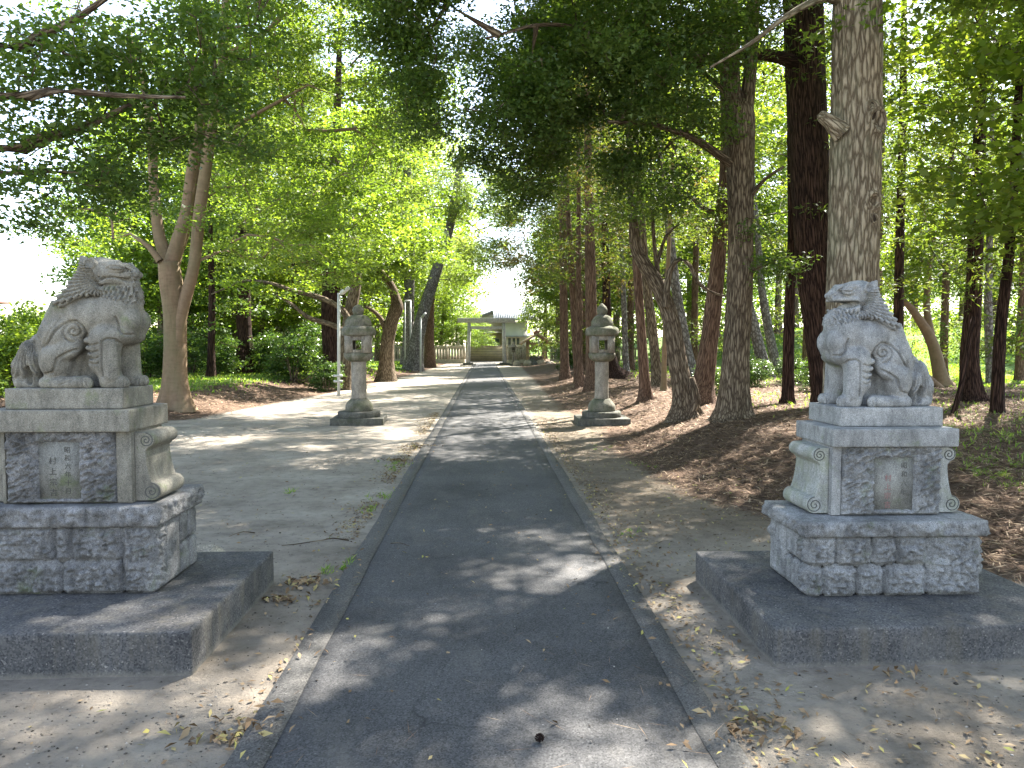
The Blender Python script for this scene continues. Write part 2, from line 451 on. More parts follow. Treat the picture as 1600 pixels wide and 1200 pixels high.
def surface_nets(Fd, o, h):
    nx, ny, nz = Fd.shape
    S = Fd < 0
    c = np.zeros((nx-1, ny-1, nz-1), int)
    for i in (0, 1):
        for j in (0, 1):
            for k in (0, 1): c += S[i:nx-1+i, j:ny-1+j, k:nz-1+k]
    act = (c > 0) & (c < 8)
    idx = -np.ones(act.shape, int); ids = np.argwhere(act); idx[act] = np.arange(len(ids))
    acc = np.zeros((len(ids), 3)); cnt = np.zeros(len(ids))
    cor = [(i, j, k) for i in (0, 1) for j in (0, 1) for k in (0, 1)]
    for a in cor:
        for ax in range(3):
            if a[ax] == 0:
                b = list(a); b[ax] = 1
                fa = Fd[ids[:, 0]+a[0], ids[:, 1]+a[1], ids[:, 2]+a[2]]; fb = Fd[ids[:, 0]+b[0], ids[:, 1]+b[1], ids[:, 2]+b[2]]
                m = (fa < 0) != (fb < 0)
                t = np.where(m, fa/(fa-fb+1e-12), 0)
                p = np.repeat(np.array(a, float)[None], len(ids), 0); p[:, ax] += t
                acc[m] += p[m]; cnt[m] += 1
    V = (ids + acc/np.maximum(cnt, 1)[:, None])*h + o
    Qs = []
    for ax in range(3):
        sl0 = [slice(None)]*3; sl1 = [slice(None)]*3; sl0[ax] = slice(0, -1); sl1[ax] = slice(1, None)
        A, B = S[tuple(sl0)], S[tuple(sl1)]
        for flip, m in ((0, A & ~B), (1, ~A & B)):
            e = np.argwhere(m)
            u, v = (ax+1) % 3, (ax+2) % 3
            ok = (e[:, u] > 0) & (e[:, v] > 0) & (e[:, u] < Fd.shape[u]-1) & (e[:, v] < Fd.shape[v]-1)
            e = e[ok]
            q = []
            for du, dv in ((-1, -1), (0, -1), (0, 0), (-1, 0)):
                f = e.copy(); f[:, u] += du; f[:, v] += dv
                q.append(idx[f[:, 0], f[:, 1], f[:, 2]])
            q = np.stack(q, 1)
            if flip: q = q[:, ::-1]
            Qs.append(q)
    return V, np.vstack(Qs)

class SDF:
    def __init__(s, lo, hi, h):
        s.lo = np.array(lo, float); s.h = h
        s.n = [int((b-a)/h)+1 for a, b in zip(lo, hi)]
        s.ax = [s.lo[i] + h*np.arange(s.n[i]) for i in range(3)]
        s.X, s.Y, s.Z = np.meshgrid(*s.ax, indexing='ij')
        s.D = np.full(s.X.shape, 1.0)
    def box(s, lo, hi):
        return tuple(slice(max(0, int((lo[i]-s.lo[i])/s.h)-1), min(s.n[i], int((hi[i]-s.lo[i])/s.h)+3)) for i in range(3))
    def put(s, sl, d, k, op='add'):
        D = s.D[sl]
        if op == 'add':
            if k > 0:
                hh = np.clip(.5+.5*(D-d)/k, 0, 1); r = D*(1-hh)+d*hh - k*hh*(1-hh)
            else: r = np.minimum(D, d)
        else:
            d = -d
            if k > 0:
                hh = np.clip(.5-.5*(D-d)/k, 0, 1); r = D*(1-hh)+d*hh + k*hh*(1-hh)
            else: r = np.maximum(D, d)
        s.D[sl] = r
    def cone(s, a, b, ra, rb, k=.02, op='add', ys=1.0):
        a = np.array(a, float); b = np.array(b, float); R_ = max(ra, rb)*max(1, ys)+max(k, .01)*1.5
        sl = s.box(np.minimum(a, b)-R_, np.maximum(a, b)+R_)
        X, Y, Z = s.X[sl]-a[0], (s.Y[sl]-a[1])/ys, s.Z[sl]-a[2]
        ba = b-a; ba[1] /= ys; L = (ba@ba)+1e-9
        t = np.clip((X*ba[0]+Y*ba[1]+Z*ba[2])/L, 0, 1)
        d = np.sqrt((X-t*ba[0])**2+(Y-t*ba[1])**2+(Z-t*ba[2])**2) - (ra+(rb-ra)*t)
        s.put(sl, d, k, op)
    def ell(s, c, r, k=.02, op='add', rot=0.0):
        c = np.array(c, float); r = np.array(r, float); m = max(r)+max(k, .01)*1.5
        sl = s.box(c-m, c+m)
        X, Y, Z = s.X[sl]-c[0], s.Y[sl]-c[1], s.Z[sl]-c[2]
        if rot:
            ca, sa = math.cos(rot), math.sin(rot); X, Z = X*ca+Z*sa, -X*sa+Z*ca
        q0 = np.sqrt((X/r[0])**2+(Y/r[1])**2+(Z/r[2])**2); q1 = np.sqrt((X/r[0]**2)**2+(Y/r[1]**2)**2+(Z/r[2]**2)**2)+1e-9
        s.put(sl, q0*(q0-1)/q1, k, op)
    def poly(s, pts, hw, rnd, k=.02, op='add'):
        """polygon in x,z with half-width function hw(x,z), rounded by rnd"""
        P = np.array(pts, float); lo = P.min(0)-k*2-.02; hi = P.max(0)+k*2+.02
        sl = s.box((lo[0], s.ax[1][0], lo[1]), (hi[0], s.ax[1][-1], hi[1]))
        X, Z = s.X[sl][:, 0, :], s.Z[sl][:, 0, :]
        d = np.full(X.shape, 1e9); sg = np.ones(X.shape)
        n = len(P)
        for i in range(n):
            a, b = P[i], P[(i+1) % n]; e = b-a
            wx, wz = X-a[0], Z-a[1]; t = np.clip((wx*e[0]+wz*e[1])/(e@e+1e-12), 0, 1)
            d = np.minimum(d, (wx-e[0]*t)**2+(wz-e[1]*t)**2)
            c1 = Z >= a[1]; c2 = Z < b[1]; c3 = e[0]*wz > e[1]*wx
            sg = np.where((c1 & c2 & c3) | (~c1 & ~c2 & ~c3), -sg, sg)
        d2 = sg*np.sqrt(d)
        W = hw(X, Z) if callable(hw) else hw
        q1 = (d2+rnd)[:, None, :]; q2 = np.abs(s.Y[sl]) - np.asarray(W*np.ones(X.shape))[:, None, :] + rnd
        dd = np.sqrt(np.maximum(q1, 0)**2+np.maximum(q2, 0)**2) + np.minimum(np.maximum(q1, q2), 0) - rnd
        s.put(sl, dd, k, op)

def polyline_dist(P, pts):
    """distance in x,z of points P to a polyline, and arc parameter"""
    best = np.full(len(P), 1e9); arc = np.zeros(len(P)); acc = 0
    pts = np.array(pts, float)
    for a, b in zip(pts[:-1], pts[1:]):
        e = b-a; L = math.sqrt(e@e)+1e-9
        t = np.clip(((P[:, 0]-a[0])*e[0]+(P[:, 1]-a[1])*e[1])/(L*L), 0, 1)
        d = np.hypot(P[:, 0]-a[0]-t*e[0], P[:, 1]-a[1]-t*e[1])
        m = d < best; best[m] = d[m]; arc[m] = acc+t[m]*L; acc += L
    return best, arc

def lion_mesh(open_mouth):
    s = SDF((-.48, -.012, -.02), (.44, .22, .82), .0040)
    px = PXM
    def c(cx, cy, a=0.0): return LP(cx, cy, a)
    # trunk
    s.cone(c(740, 560), c(500, 760), .128, .095, 0, ys=1.05)
    s.ell(c(700, 560, .02), (.150, .135, .125), .03)
    s.cone(c(440, 560), c(330, 800), .055, .06, .05)
    s.poly([c(x, y)[[0, 2]] for x, y in ((430, 440), (600, 400), (780, 560), (640, 760), (520, 860), (330, 960), (318, 720), (370, 580))], .115, .07, .03)
    # chest and breast muscles
    s.ell(c(890, 520, .02), (.110, .115, .13), .04)
    s.ell(c(962, 585, .052), (.072, .066, .076), .010)
    s.cone(c(975, 470, .0), c(985, 560, 0), .06, .05, .03)
    # under-chest
    s.ell(c(870, 690, .05), (.11, .10, .06), .03)
    # lower belly between hind legs
    s.cone(c(560, 800, 0), c(520, 1000, 0), .085, .09, .03)
    # front leg
    s.cone(c(790, 730, .10), c(800, 900, .105), .082, .066, .02)
    s.cone(c(800, 900, .105), c(835, 1020, .105), .066, .056, .02)
    s.cone(c(835, 1040, .105), c(905, 1050, .105), .054, .042, .02)
    s.cone(c(826, 760, .128), c(838, 1000, .13), .038, .040, .004, ys=1.0)     # raised shin panel
    for tx, ta in ((905, .132), (925, .105), (915, .078)):
        s.ell(c(tx+8, 1052, ta), (.030, .0165, .036), .004)
    # elbow tufts
    for i, (x, y, r) in enumerate(((700, 735, 50), (708, 790, 44), (716, 838, 40), (726, 884, 38))):
        s.ell(c(x, y, .115), (r*px*1.25, .045, r*px*.62), .004, rot=-.12)
    s.cone(c(722, 905, .11), c(790, 1000, .105), .038, .03, .006)
    # haunch
    s.ell(c(480, 700, .07), (.125, .085, .115), .03)
    s.cone(c(520, 800, .11), c(400, 850, .12), .052, .060, .012)
    s.ell(c(400, 885, .115), (.072, .060, .092), .012)
    s.cone(c(560, 770, .09), c(500, 800, .11), .045, .045, .02)
    s.cone(c(470, 900, .08), c(430, 1000, .08), .06, .06, .02)
    # hind foot
    s.cone(c(350, 1050, .12), c(470, 1060, .125), .038, .036, .012)
    s.cone(c(440, 1058, .13), c(640, 1048, .13), .036, .040, .012, ys=1.25)
    for ta in (.158, .13, .102): s.ell(c(655, 1050, ta), (.032, .017, .034), .004)
    # tail
    s.cone(c(290, 740, .03), c(262, 800, .03), .040, .060, .02)
    s.cone(c(310, 722, .03), c(285, 712, .03), .020, .016, .008)
    s.cone(c(262, 820, .03), c(200, 930, .03), .066, .058, .02, ys=1.3)
    s.cone(c(200, 930, .03), c(175, 1010, .03), .058, .046, .02, ys=1.3)
    s.cone(c(310, 860, .03), c(290, 1010, .03), .050, .042, .01, ys=2.0)
    s.cone(c(185, 1050, .03), c(320, 1060, .03), .040, .036, .015, ys=1.8)
    s.ell(c(215, 990, .10), (.026, .06, .055), .008, 'sub')
    # the stone between the legs was left standing
    s.poly([c(x, y)[[0, 2]] for x, y in ((560, 740), (880, 720), (865, 1095), (520, 1095))], .030, .01, .01)
    # mane: one thick collar with a stepped lower edge
    jw = 34 if open_mouth else 0
    xf = c(940, 300)[0]; xm = c(700, 300)[0]
    def mw(X, Z): return np.clip(.080 + (0.70-Z)*.33, .070, .150) - np.clip((X-xm)/(xf-xm), 0, 1.5)*.055
    s.poly([c(*q)[[0, 2]] for q in ((625, 118, .05), (590, 200, .08), (500, 330, .1), (408, 455, .13), (420, 476, .13), (470, 482, .13), (545, 440, .13), (620, 402, .12), (700, 388, .12),
            (790, 395, .11), (880, 425, .1), (935, 428, .08), (985, 445, 0), (1060, 455, -.04), (1050, 400, -.03), (1020, 345+jw, 0), (960, 330+jw, 0), (800, 320+jw, 0), (740, 250, 0), (720, 150, 0))], mw, .028, .004)
    # head
    if not open_mouth:
        s.ell(c(770, 225, 0), (.135, .098, .084), .02)
        s.cone(c(790, 235, .03), c(880, 245, .03), .075, .066, .02)
        s.cone(c(850, 262, 0), c(985, 258, 0), .066, .040, .015, ys=1.25)
        s.cone(c(900, 222, .02), c(1000, 232, .012), .034, .028, .010)       # bridge of the nose
        s.ell(c(1018, 228, .0), (.024, .040, .024), .006)
        s.ell(c(1012, 236, .026), (.022, .018, .018), .003)
        s.cone(c(960, 305), c(1000, 300), .044, .034, .012, ys=1.2)
        s.cone(c(800, 268, .088), c(950, 238, .055), .016, .022, .005)      # upper lip, curling up at the nose
        s.cone(c(760, 285, .095), c(990, 292, .035), .013, .016, .005)      # lower lip
        s.cone(c(752, 268, .096), c(766, 296, .096), .012, .012, .004)
        s.ell(c(864, 188, .086), (.052, .026, .027), .002)                 # eye
        s.cone(c(770, 158, .078), c(880, 152, .074), .014, .020, .010)
        s.cone(c(880, 152, .074), c(962, 196, .046), .018, .013, .005)     # brow
        s.cone(c(940, 178, .02), c(965, 190, .012), .022, .018, .008)
        s.cone(c(760, 175), c(920, 196), .045, .030, .02, ys=1.5)
        s.cone(c(985, 330, 0), c(1020, 400, 0), .042, .034, .01, ys=1.6)   # beard
    else:
        # head level, upper and lower jaw apart
        s.ell(c(760, 220), (.128, .098, .086), .02)
        s.cone(c(800, 205, .02), c(870, 205, .02), .070, .056, .02)
        s.cone(c(850, 205, 0), c(985, 222, 0), .052, .036, .015, ys=1.3)
        s.ell(c(1008, 212), (.024, .040, .026), .006)
        s.ell(c(1004, 218, .026), (.022, .018, .018), .003)
        s.cone(c(810, 242, .080), c(985, 250, .038), .015, .015, .005)      # upper lip
        s.cone(c(800, 360, .0), c(935, 368, .0), .058, .032, .015, ys=1.35) # lower jaw
        s.cone(c(790, 326, .088), c(965, 352, .034), .019, .018, .005)      # lower lip
        s.cone(c(965, 354, .0), c(965, 354, .034), .020, .018, .006)
        s.cone(c(788, 255, .088), c(786, 300, .088), .020, .020, .008)
        s.poly([c(x, y, 0)[[0, 2]] for x, y in ((808, 290), (850, 268), (1080, 268), (1080, 338), (960, 336), (860, 318))], .3, .008, .003, 'sub')
        s.poly([c(x, y, 0)[[0, 2]] for x, y in ((740, 230), (845, 240), (845, 350), (740, 350))], .05, .02, .0)
        s.cone(c(840, 306, 0), c(930, 318, 0), .03, .016, .004)            # tongue
        s.ell(c(862, 176, .084), (.040, .026, .028), .002)
        s.cone(c(770, 145, .076), c(870, 140, .070), .014, .018, .010)
        s.cone(c(870, 140, .070), c(950, 176, .042), .017, .013, .005)
        s.cone(c(925, 160, .02), c(958, 172, .010), .022, .016, .008)
        s.cone(c(750, 165), c(915, 178), .042, .030, .02, ys=1.5)
        s.cone(c(960, 375, 0), c(1015, 420, 0), .042, .034, .01, ys=1.6)
    # ear
    s.cone(c(640, 128, .085), c(650, 165, .09), .020, .034, .008)
    s.cone(c(612, 108, .075), c(640, 150, .085), .012, .028, .006)
    s.cone(c(690, 128, .09), c(700, 160, .094), .016, .022, .006)
    s.ell(c(665, 145, .115), (.022, .022, .030), .004, 'sub', rot=.3)
    # mirror in y
    j0 = int(round((0-s.lo[1])/s.h))
    D = s.D
    ys = s.ax[1]; keep = ys > 0
    half = D[:, keep, :]; yk = ys[keep]
    full = np.concatenate([half[:, ::-1, :], half], 1)
    # spacing between -yk[0] and +yk[0] may differ from h: resample position afterwards
    V, Q = surface_nets(full, np.array([s.lo[0], 0, s.lo[2]]), s.h)
    j = V[:, 1]/s.h; nk = len(yk)
    ygrid = np.concatenate([-yk[::-1], yk])
    V[:, 1] = np.interp(j, np.arange(2*nk), ygrid)
    # the base sits flat on the plinth
    V[:, 2] = np.where(V[:, 2] < 0.0, 0.0, V[:, 2])
    # smooth (two passes, umbrella)
    nV = len(V)
    for it in range(2):
        sm = np.zeros_like(V); ct = np.zeros(nV)
        for a in range(4):
            b = (a+1) % 4
            np.add.at(sm, Q[:, a], V[Q[:, b]]); np.add.at(ct, Q[:, a], 1)
            np.add.at(sm, Q[:, b], V[Q[:, a]]); np.add.at(ct, Q[:, b], 1)
        V = V*.5 + .5*sm/np.maximum(ct, 1)[:, None]
    # normals
    fn = np.cross(V[Q[:, 2]]-V[Q[:, 0]], V[Q[:, 3]]-V[Q[:, 1]])
    N = np.zeros_like(V)
    for a in range(4): np.add.at(N, Q[:, a], fn)
    N /= np.linalg.norm(N, axis=1)[:, None]+1e-12
    # carved detail ---------------------------------------------------------
    P2 = V[:, [0, 2]]; side = np.clip((np.abs(N[:, 1])-.15)/.4, 0, 1)
    ay = np.abs(V[:, 1])
    off = np.zeros(nV)
    def cc(pts, a=.1): return [c(x, y, a)[[0, 2]] for x, y in pts]
    def groove(pts, w, dep, a=.1, amin=.03, mask=None):
        nonlocal off
        d, _ = polyline_dist(P2, cc(pts, a))
        m = side*(ay > amin)
        if mask is not None: m = m*mask
        off = off - dep*np.exp(-(d/w)**2)*m
    def spiral(cx, cy, r, turns, ph, a=.1, sgn=1):
        return [(cx+sgn*r*(1-t)*math.cos(ph+turns*2*math.pi*t), cy+r*(1-t)*math.sin(ph+turns*2*math.pi*t)) for t in np.linspace(0, .93, 50)]
    # mane locks
    man = np.array(cc(((600, 130), (370, 450), (440, 500), (620, 412), (700, 398), (880, 435), (1090, 470), (1060, 320), (770, 318), (725, 255), (690, 190)), .10))
    inside = np.zeros(nV, bool)
    for i in range(len(man)):
        a, b = man[i], man[(i+1) % len(man)]
        cr = ((a[1] > P2[:, 1]) != (b[1] > P2[:, 1]))
        xi = (b[0]-a[0])*(P2[:, 1]-a[1])/((b[1]-a[1]) if abs(b[1]-a[1]) > 1e-9 else 1e-9)+a[0]
        inside ^= cr & (P2[:, 0] < xi)
    dm, _ = polyline_dist(P2, list(man)+[man[0]])
    mm = np.where(inside, np.clip(dm/.006+.3, 0, 1), 0) * (ay > .03)
    o = c(800, 225, .08)[[0, 2]]           # locks radiate from the cheek
    th = np.arctan2(P2[:, 1]-o[1], P2[:, 0]-o[0]); rr = np.hypot(P2[:, 0]-o[0], P2[:, 1]-o[1])
    # below the jaw the locks hang straight, so blend angle coordinate with x
    lat = np.where(P2[:, 0] > o[0]-.02, (P2[:, 0]-o[0]+.02)*5.5+0.0, 0) + np.where(P2[:, 0] > o[0]-.02, -math.pi/2, np.minimum(th, np.where(th > 0, th-2*math.pi, th)))
    row = rr/.034
    ro = np.floor(row)
    tt = lat*16 + ro*1.0
    lock = np.abs(np.sin(tt*math.pi/2*1.0))
    saw = row-ro
    off += mm*(.013*saw*lock - .014*(1-lock)**1.5)
    # beard strands in front
    front = (P2[:, 0] > c(960, 0, 0)[0]) & (P2[:, 1] < c(0, 320, 0)[2]) & (P2[:, 1] > c(0, 462, 0)[2])
    off += front*(ay <= .10)*.004*np.sin(V[:, 1]*330)
    # haunch curl
    groove(spiral(578, 662, 80, 1.9, math.pi*.5), .0045, .014)
    groove([(640, 720), (664, 680), (655, 630), (610, 590), (560, 588), (500, 610), (455, 655), (420, 710), (385, 755), (345, 780)], .006, .018, amin=.05)
    groove([(575, 690), (600, 712), (645, 728)], .0035, .006)
    groove([(580, 712), (610, 730), (640, 742)], .003, .005)
    # thigh contour
    groove([(560, 800), (500, 830), (440, 870), (420, 930), (395, 975), (340, 985)], .006, .016, a=.15, amin=.05)
    # hind foot scrolls, front leg panel, breast outline, back ribs
    groove([(420, 1040), (450, 1040), (440, 1060), (425, 1052)], .003, .006, a=.15)
    groove([(470, 1062), (520, 1040), (560, 1022)], .003, .005, a=.15)
    groove([(776, 1000), (778, 800), (785, 740), (815, 716), (860, 722), (880, 760), (886, 860), (900, 960)], .005, .014, a=.15, amin=.05)
    groove([(870, 560), (890, 640), (930, 685), (1000, 690), (1050, 660), (1066, 620)], .005, .015, a=.12, amin=.05)
    for k, (x, y) in enumerate(((360, 560), (345, 610), (335, 660), (325, 705))):
        groove([(x, y), (x+30, y+14), (x+50, y+40)], .006, .006, a=.04, amin=.0)
    groove([(470, 560), (440, 620), (395, 690), (350, 760)], .007, .007, a=.1)
    # tail strands
    tm = (P2[:, 0] < c(325, 0)[0]) & (P2[:, 1] < c(0, 730)[2])
    a0 = c(300, 700)[[0, 2]]
    wave = np.hypot(P2[:, 0]-a0[0]-.09, P2[:, 1]-a0[1]-.02)
    ang = np.arctan2(P2[:, 1]-a0[1], P2[:, 0]-a0[0])
    sp = np.sin(ang*46 + np.sin(wave*42)*2.0 + ay*40)
    lowfade = np.clip((V[:, 2]-.03)/.03, 0, 1)
    off += np.where(tm, .0065*sp*lowfade, 0)
    # elbow tuft bands
    for k_, yy_ in enumerate((762, 815, 862, 905)):
        groove([(648+k_*8, yy_-4), (690+k_*6, yy_+4), (735+k_*6, yy_+2), (766, yy_-8)], .0045, .012, a=.13, amin=.04)
    # toes
    for tx in (892, 916): groove([(tx+10, 1030), (tx+6, 1095)], .003, .006, a=.15)
    for tx in (620, 648): groove([(tx, 1020), (tx+4, 1080)], .003, .006, a=.17)
    if not open_mouth:
        groove([(762, 262), (766, 288), (800, 262), (860, 258), (930, 274), (1040, 280)], .0055, .020, a=.07, amin=.0)
        groove([(800, 190), (840, 170), (900, 176), (950, 202), (905, 212), (850, 208), (805, 192)], .0045, .012, a=.09)
        groove([(990, 240), (1010, 228), (1022, 240)], .004, .008, a=.03, amin=.012)
        groove([(770, 130), (830, 112), (880, 130)], .004, .004, a=.07)
    else:
        groove([(805, 170), (840, 150), (895, 150), (925, 175), (890, 190), (840, 188), (805, 172)], .0045, .012, a=.09)
        groove([(985, 222), (1000, 210), (1012, 222)], .004, .008, a=.03, amin=.012)
        groove([(770, 270), (800, 310), (870, 318), (985, 345)], .003, .006, a=.07)
    # hand-cut roughness
    off += .0011*fbm(V*70, 3, 3)
    V = V + N*off[:, None]
    V[:, 2] = np.maximum(V[:, 2], 0)
    return V, Q

def build_lion(open_mouth, loc, mat, mirror, sx, label):
    V, Q = lion_mesh(open_mouth)
    V = V.copy(); V[:, 0] *= sx
    if mirror: V[:, 0] *= -1; Q = Q[:, ::-1]
    root = empty('guardian_lion_statue', loc, label, 'statue', 'pair of stone guardian lions')
    link('lion_body', mesh_np('lion_body', V, Q), mat, root, smooth=True)
    return root
# ------------------------------------------------------------------ pedestals
def grid_box(lo, hi, h):
    """box surface as welded grid quads"""
    lo = np.array(lo, float); hi = np.array(hi, float)
    n = np.maximum(1, np.round((hi-lo)/h).astype(int))
    vid = {}; V = []; Q = []
    def v(i, j, k):
        t = (i, j, k)
        if t not in vid: vid[t] = len(V); V.append(t)
        return vid[t]
    for ax in range(3):
        u, w = (ax+1) % 3, (ax+2) % 3
        for side in (0, n[ax]):
            for a in range(n[u]):
                for b in range(n[w]):
                    q = []
                    for da, db in ((0, 0), (1, 0), (1, 1), (0, 1)):
                        t = [0, 0, 0]; t[ax] = side; t[u] = a+da; t[w] = b+db; q.append(v(*t))
                    Q.append(q if side else q[::-1])
    V = np.array(V, float)/n*(hi-lo)+lo
    return V, np.array(Q)

def rough_block(mb, lo, hi, h=.012, amp=.028, edge=.009, seed=0, scale=23, faces=None, pillow=.014):
    """quarry-faced stone: bulging broken face, chipped edges"""
    lo = np.array(lo, float); hi = np.array(hi, float)
    V, Q = grid_box(lo, hi, h)
    c = (lo+hi)/2; half = (hi-lo)/2
    q = (V-c)/half
    onf = np.isclose(np.abs(q), 1, atol=1e-6)
    nrm = np.where(onf, np.sign(q), 0); cnt = onf.sum(1)
    nn = nrm/np.maximum(np.linalg.norm(nrm, axis=1), 1e-9)[:, None]
    # distance to nearest edge of the face
    dist = (1-np.abs(q))*half; dist = np.where(onf, 9, dist); de = dist.min(1)
    de = np.where(cnt > 1, 0, de)
    pil = pillow*(1-np.exp(-de/.005))
    S = V*scale+seed*3.7
    Wp = S*1.5+.8*fbm(S*1.3, 2, seed+2)[:, None]
    fac = np.abs(vn(Wp, seed+4))+np.abs(vn(Wp*2.1+5, seed+6))*.6          # broken facets
    rn = amp*(1.5*fac-.5+.7*ridge(S*2.4*np.array([1, 1, .8]), 3, seed)*.6+.35*fbm(S*5, 3, seed+5))
    rn *= (0.06+.94*(1-np.exp(-de/.012)))
    chip = -edge*(cnt > 1)*(.15+.8*np.abs(fbm(S*1.7, 2, seed+9)))
    d = pil+rn+chip
    V = V+nn*d[:, None]
    mb.add(V, Q)

def rock_mesh(lo, hi, seed, amp=.16):
    lo = np.array(lo, float); hi = np.array(hi, float); V, Q = grid_box((-1, -1, -1), (1, 1, 1), .14)
    n = V/np.linalg.norm(V, axis=1)[:, None]; P = n*(.75+.25*np.minimum(1, 1/np.abs(n).max(1)))[:, None]
    P = P*(1+amp*ridge(P*1.1+seed*3, 3, seed)[:, None]-amp*.6+.05*fbm(P*5, 3, seed)[:, None])
    m = MB(); m.add((lo+hi)/2+P*(hi-lo)/2, Q); return m

def rowspec(bounds, z0, z1): return [(a, b, z0, z1) for a, b in zip(bounds[:-1], bounds[1:])]

def spiral_tube(mb, cx, cz, y, r, turns, ph, w, sgn=1):
    t = np.linspace(0, 1, 46); rr = r*(1-t*.92); a = ph+sgn*turns*2*np.pi*t
    pts = np.c_[cx+rr*np.cos(a), np.full(len(t), y), cz+rr*np.sin(a)]
    mb.tube(pts, np.full(len(t), w), 5)

def bracket_profile(z0, z1, r1, r2, wn):
    """profile in u (outwards), z : top roll r1, bottom roll r2, concave waist wn"""
    P = [(0, z1)]
    for a in np.linspace(90, -75, 14): P.append((wn-.005+ (r1)*math.cos(math.radians(a))*1.0, z1-r1+r1*math.sin(math.radians(a))))
    zt, zb = z1-2*r1, z0+2*r2
    for t in np.linspace(.1, 1, 7):
        P.append((wn-.012+.03*(t**2.2), zt-(zt-zb)*t))
    for a in np.linspace(70, -90, 14): P.append((wn+.018+r2*math.cos(math.radians(a)), z0+r2+r2*math.sin(math.radians(a))))
    P.append((0, z0))
    return P

def pedestal(name, spec, label):
    s = spec; root_loc = ((s['slab'][0]+s['slab'][1])/2, (s['slab'][2]+s['slab'][3])/2, 0)
    root = empty('stone_pedestal', root_loc, label, 'pedestal', 'pedestals under the guardian lions')
    def fin(o): local(o, root_loc); o.parent = root; return o
    # rough base masonry
    x0, x1, y0, y1, z0, z1 = s['base']
    core = MB(); core.box((x0+.026, y0+.026, z0+.001), (x1-.026, y1-.026, z1-.002))
    fin(core.build('mortar_core', M['mortar']))
    mb = MB(); i = 1; g = .010
    dy = .10
    for (a, b, c, d) in s['front']:
        rough_block(mb, (a+g, y0, c+g), (b-g, y0+dy, d-g), seed=s['seed']+i, h=.0075); i += 1
    for (a, b, c, d) in s['front'][:4]:
        rough_block(mb, (a+g, y1-dy, c+g), (b-g, y1, d-g), seed=s['seed']+i, h=.03); i += 1
    for (a, b, c, d) in s['sidew']:        # a,b are depths
        for xs in (0, 1):
            fine = (xs == 1) == (s['inner'] == 1)
            xa, xb = (x1-.09, x1) if xs else (x0, x0+.09)
            rough_block(mb, (xa, a+g, c+g), (xb, b-g, d-g), seed=s['seed']+i+30*xs, h=.010 if fine else .03, amp=.006, pillow=.006); i += 1
    fin(mb.build('masonry_base', s['mrough'], smooth=True))
    # rough capping course
    x0, x1, y0, y1, z0, z1 = s['bcap']
    mb = MB(); rough_block(mb, (x0, y0, z0), (x1, y1, z1), seed=s['seed']+70, h=.012, amp=.024, edge=.018, scale=17, pillow=.003)
    V = mb.V[0]; top = V[:, 2] > z1-.01
    V[top, 2] = z1-.004+.003*fbm(V[top]*20, 3); bot = V[:, 2] < z0+.008
    V[bot, 2] = z0+.001
    fin(mb.build('capping_course', s['mrough'], smooth=True))
    # carved block with rough panels and a sunk inscription plate
    x0, x1, y0, y1, z0, z1 = s['block']
    mb = MB(); mb.box((x0, y0+.020, z0-.003), (x1, y1, z1))
    fin(mb.build('block', s['msm'], bevel=.004))
    mx = s['margin']
    px0, px1, pz0, pz1 = s['plate']
    ax0, ax1 = x0+mx[0], x1-mx[1]
    # rough face as a displaced grid around the plate
    h = .0055; nx = int((ax1-ax0)/h); nz = int((z1-z0-.006)/h)
    X = np.linspace(ax0, ax1, nx+1); Z = np.linspace(z0+.003, z1-.003, nz+1); XX, ZZ = np.meshgrid(X, Z, indexing='ij')
    P = np.stack([XX, np.zeros_like(XX), ZZ], -1)
    th = .45; ca, sa = math.cos(th), math.sin(th)
    Pr = np.stack([(XX*ca+ZZ*sa)*22, P[..., 1]+s['seed'], (-XX*sa+ZZ*ca)*48], -1)
    dep = .016+.030*ridge(Pr, 4, s['seed'])+.014*fbm(P*60, 3, 4)+.018*fbm(P*9, 2, 8)
    ed = np.minimum(np.minimum(XX-ax0, ax1-XX), np.minimum(ZZ-z0, (z1-ZZ)+.012))
    dep = dep*np.clip(ed/.012, 0, 1)
    wav = .010*np.abs(np.sin((XX-px0)/(px1-px0)*math.pi*3.5))+.006*fbm(P*50, 2, 2)
    ins = np.minimum(np.minimum(XX-px0, px1-XX), np.minimum(ZZ-pz0, pz1-wav-ZZ))
    rad = np.clip(ins/.008, 0, 1)
    yy = y0+.018-dep-.006
    frame = np.clip(1-np.abs(ins+.004)/.007, 0, 1)*((ZZ < pz1-.03))
    yy = yy*(1-rad*1.0)+(y0+.012)*rad
    yy = np.where(ins < 0, yy*(1-frame*.6)+(y0-.008)*frame*.6, yy)
    V = np.stack([XX, yy, ZZ], -1).reshape(-1, 3)
    i = np.arange(nx)[:, None]*(nz+1); j = np.arange(nz)[None, :]
    Q = np.stack([i+j, i+nz+1+j, i+nz+2+j, i+1+j], -1).reshape(-1, 4)
    # close it with a skirt and a back
    mb = MB(); mb.add(V, Q)
    b = [k*(nz+1) for k in range(nx+1)] + [nx*(nz+1)+k for k in range(1, nz+1)] + [(nx-k)*(nz+1)+nz for k in range(1, nx+1)] + [nz-k for k in range(1, nz)]
    Vb = V[b].copy(); Vb[:, 1] = y0+.0205
    m = len(b); VV = np.vstack([V[b], Vb]); mb.add(VV, [[k, m+k, m+(k+1) % m, (k+1) % m] for k in range(m)])
    fin(mb.build('rock_face_panel', s['mrough'], smooth=True))
    for w_, lo_, hi_ in ((mx[0], x0+.001, ax0-.003), (mx[1], ax1+.003, x1-.001)):
        if w_ > .02:
            mb = MB(); mb.box((lo_, y0+.001, z0), (hi_, y0+.022, z1-.001)); fin(mb.build('corner_strip', s['mside'], bevel=.003))
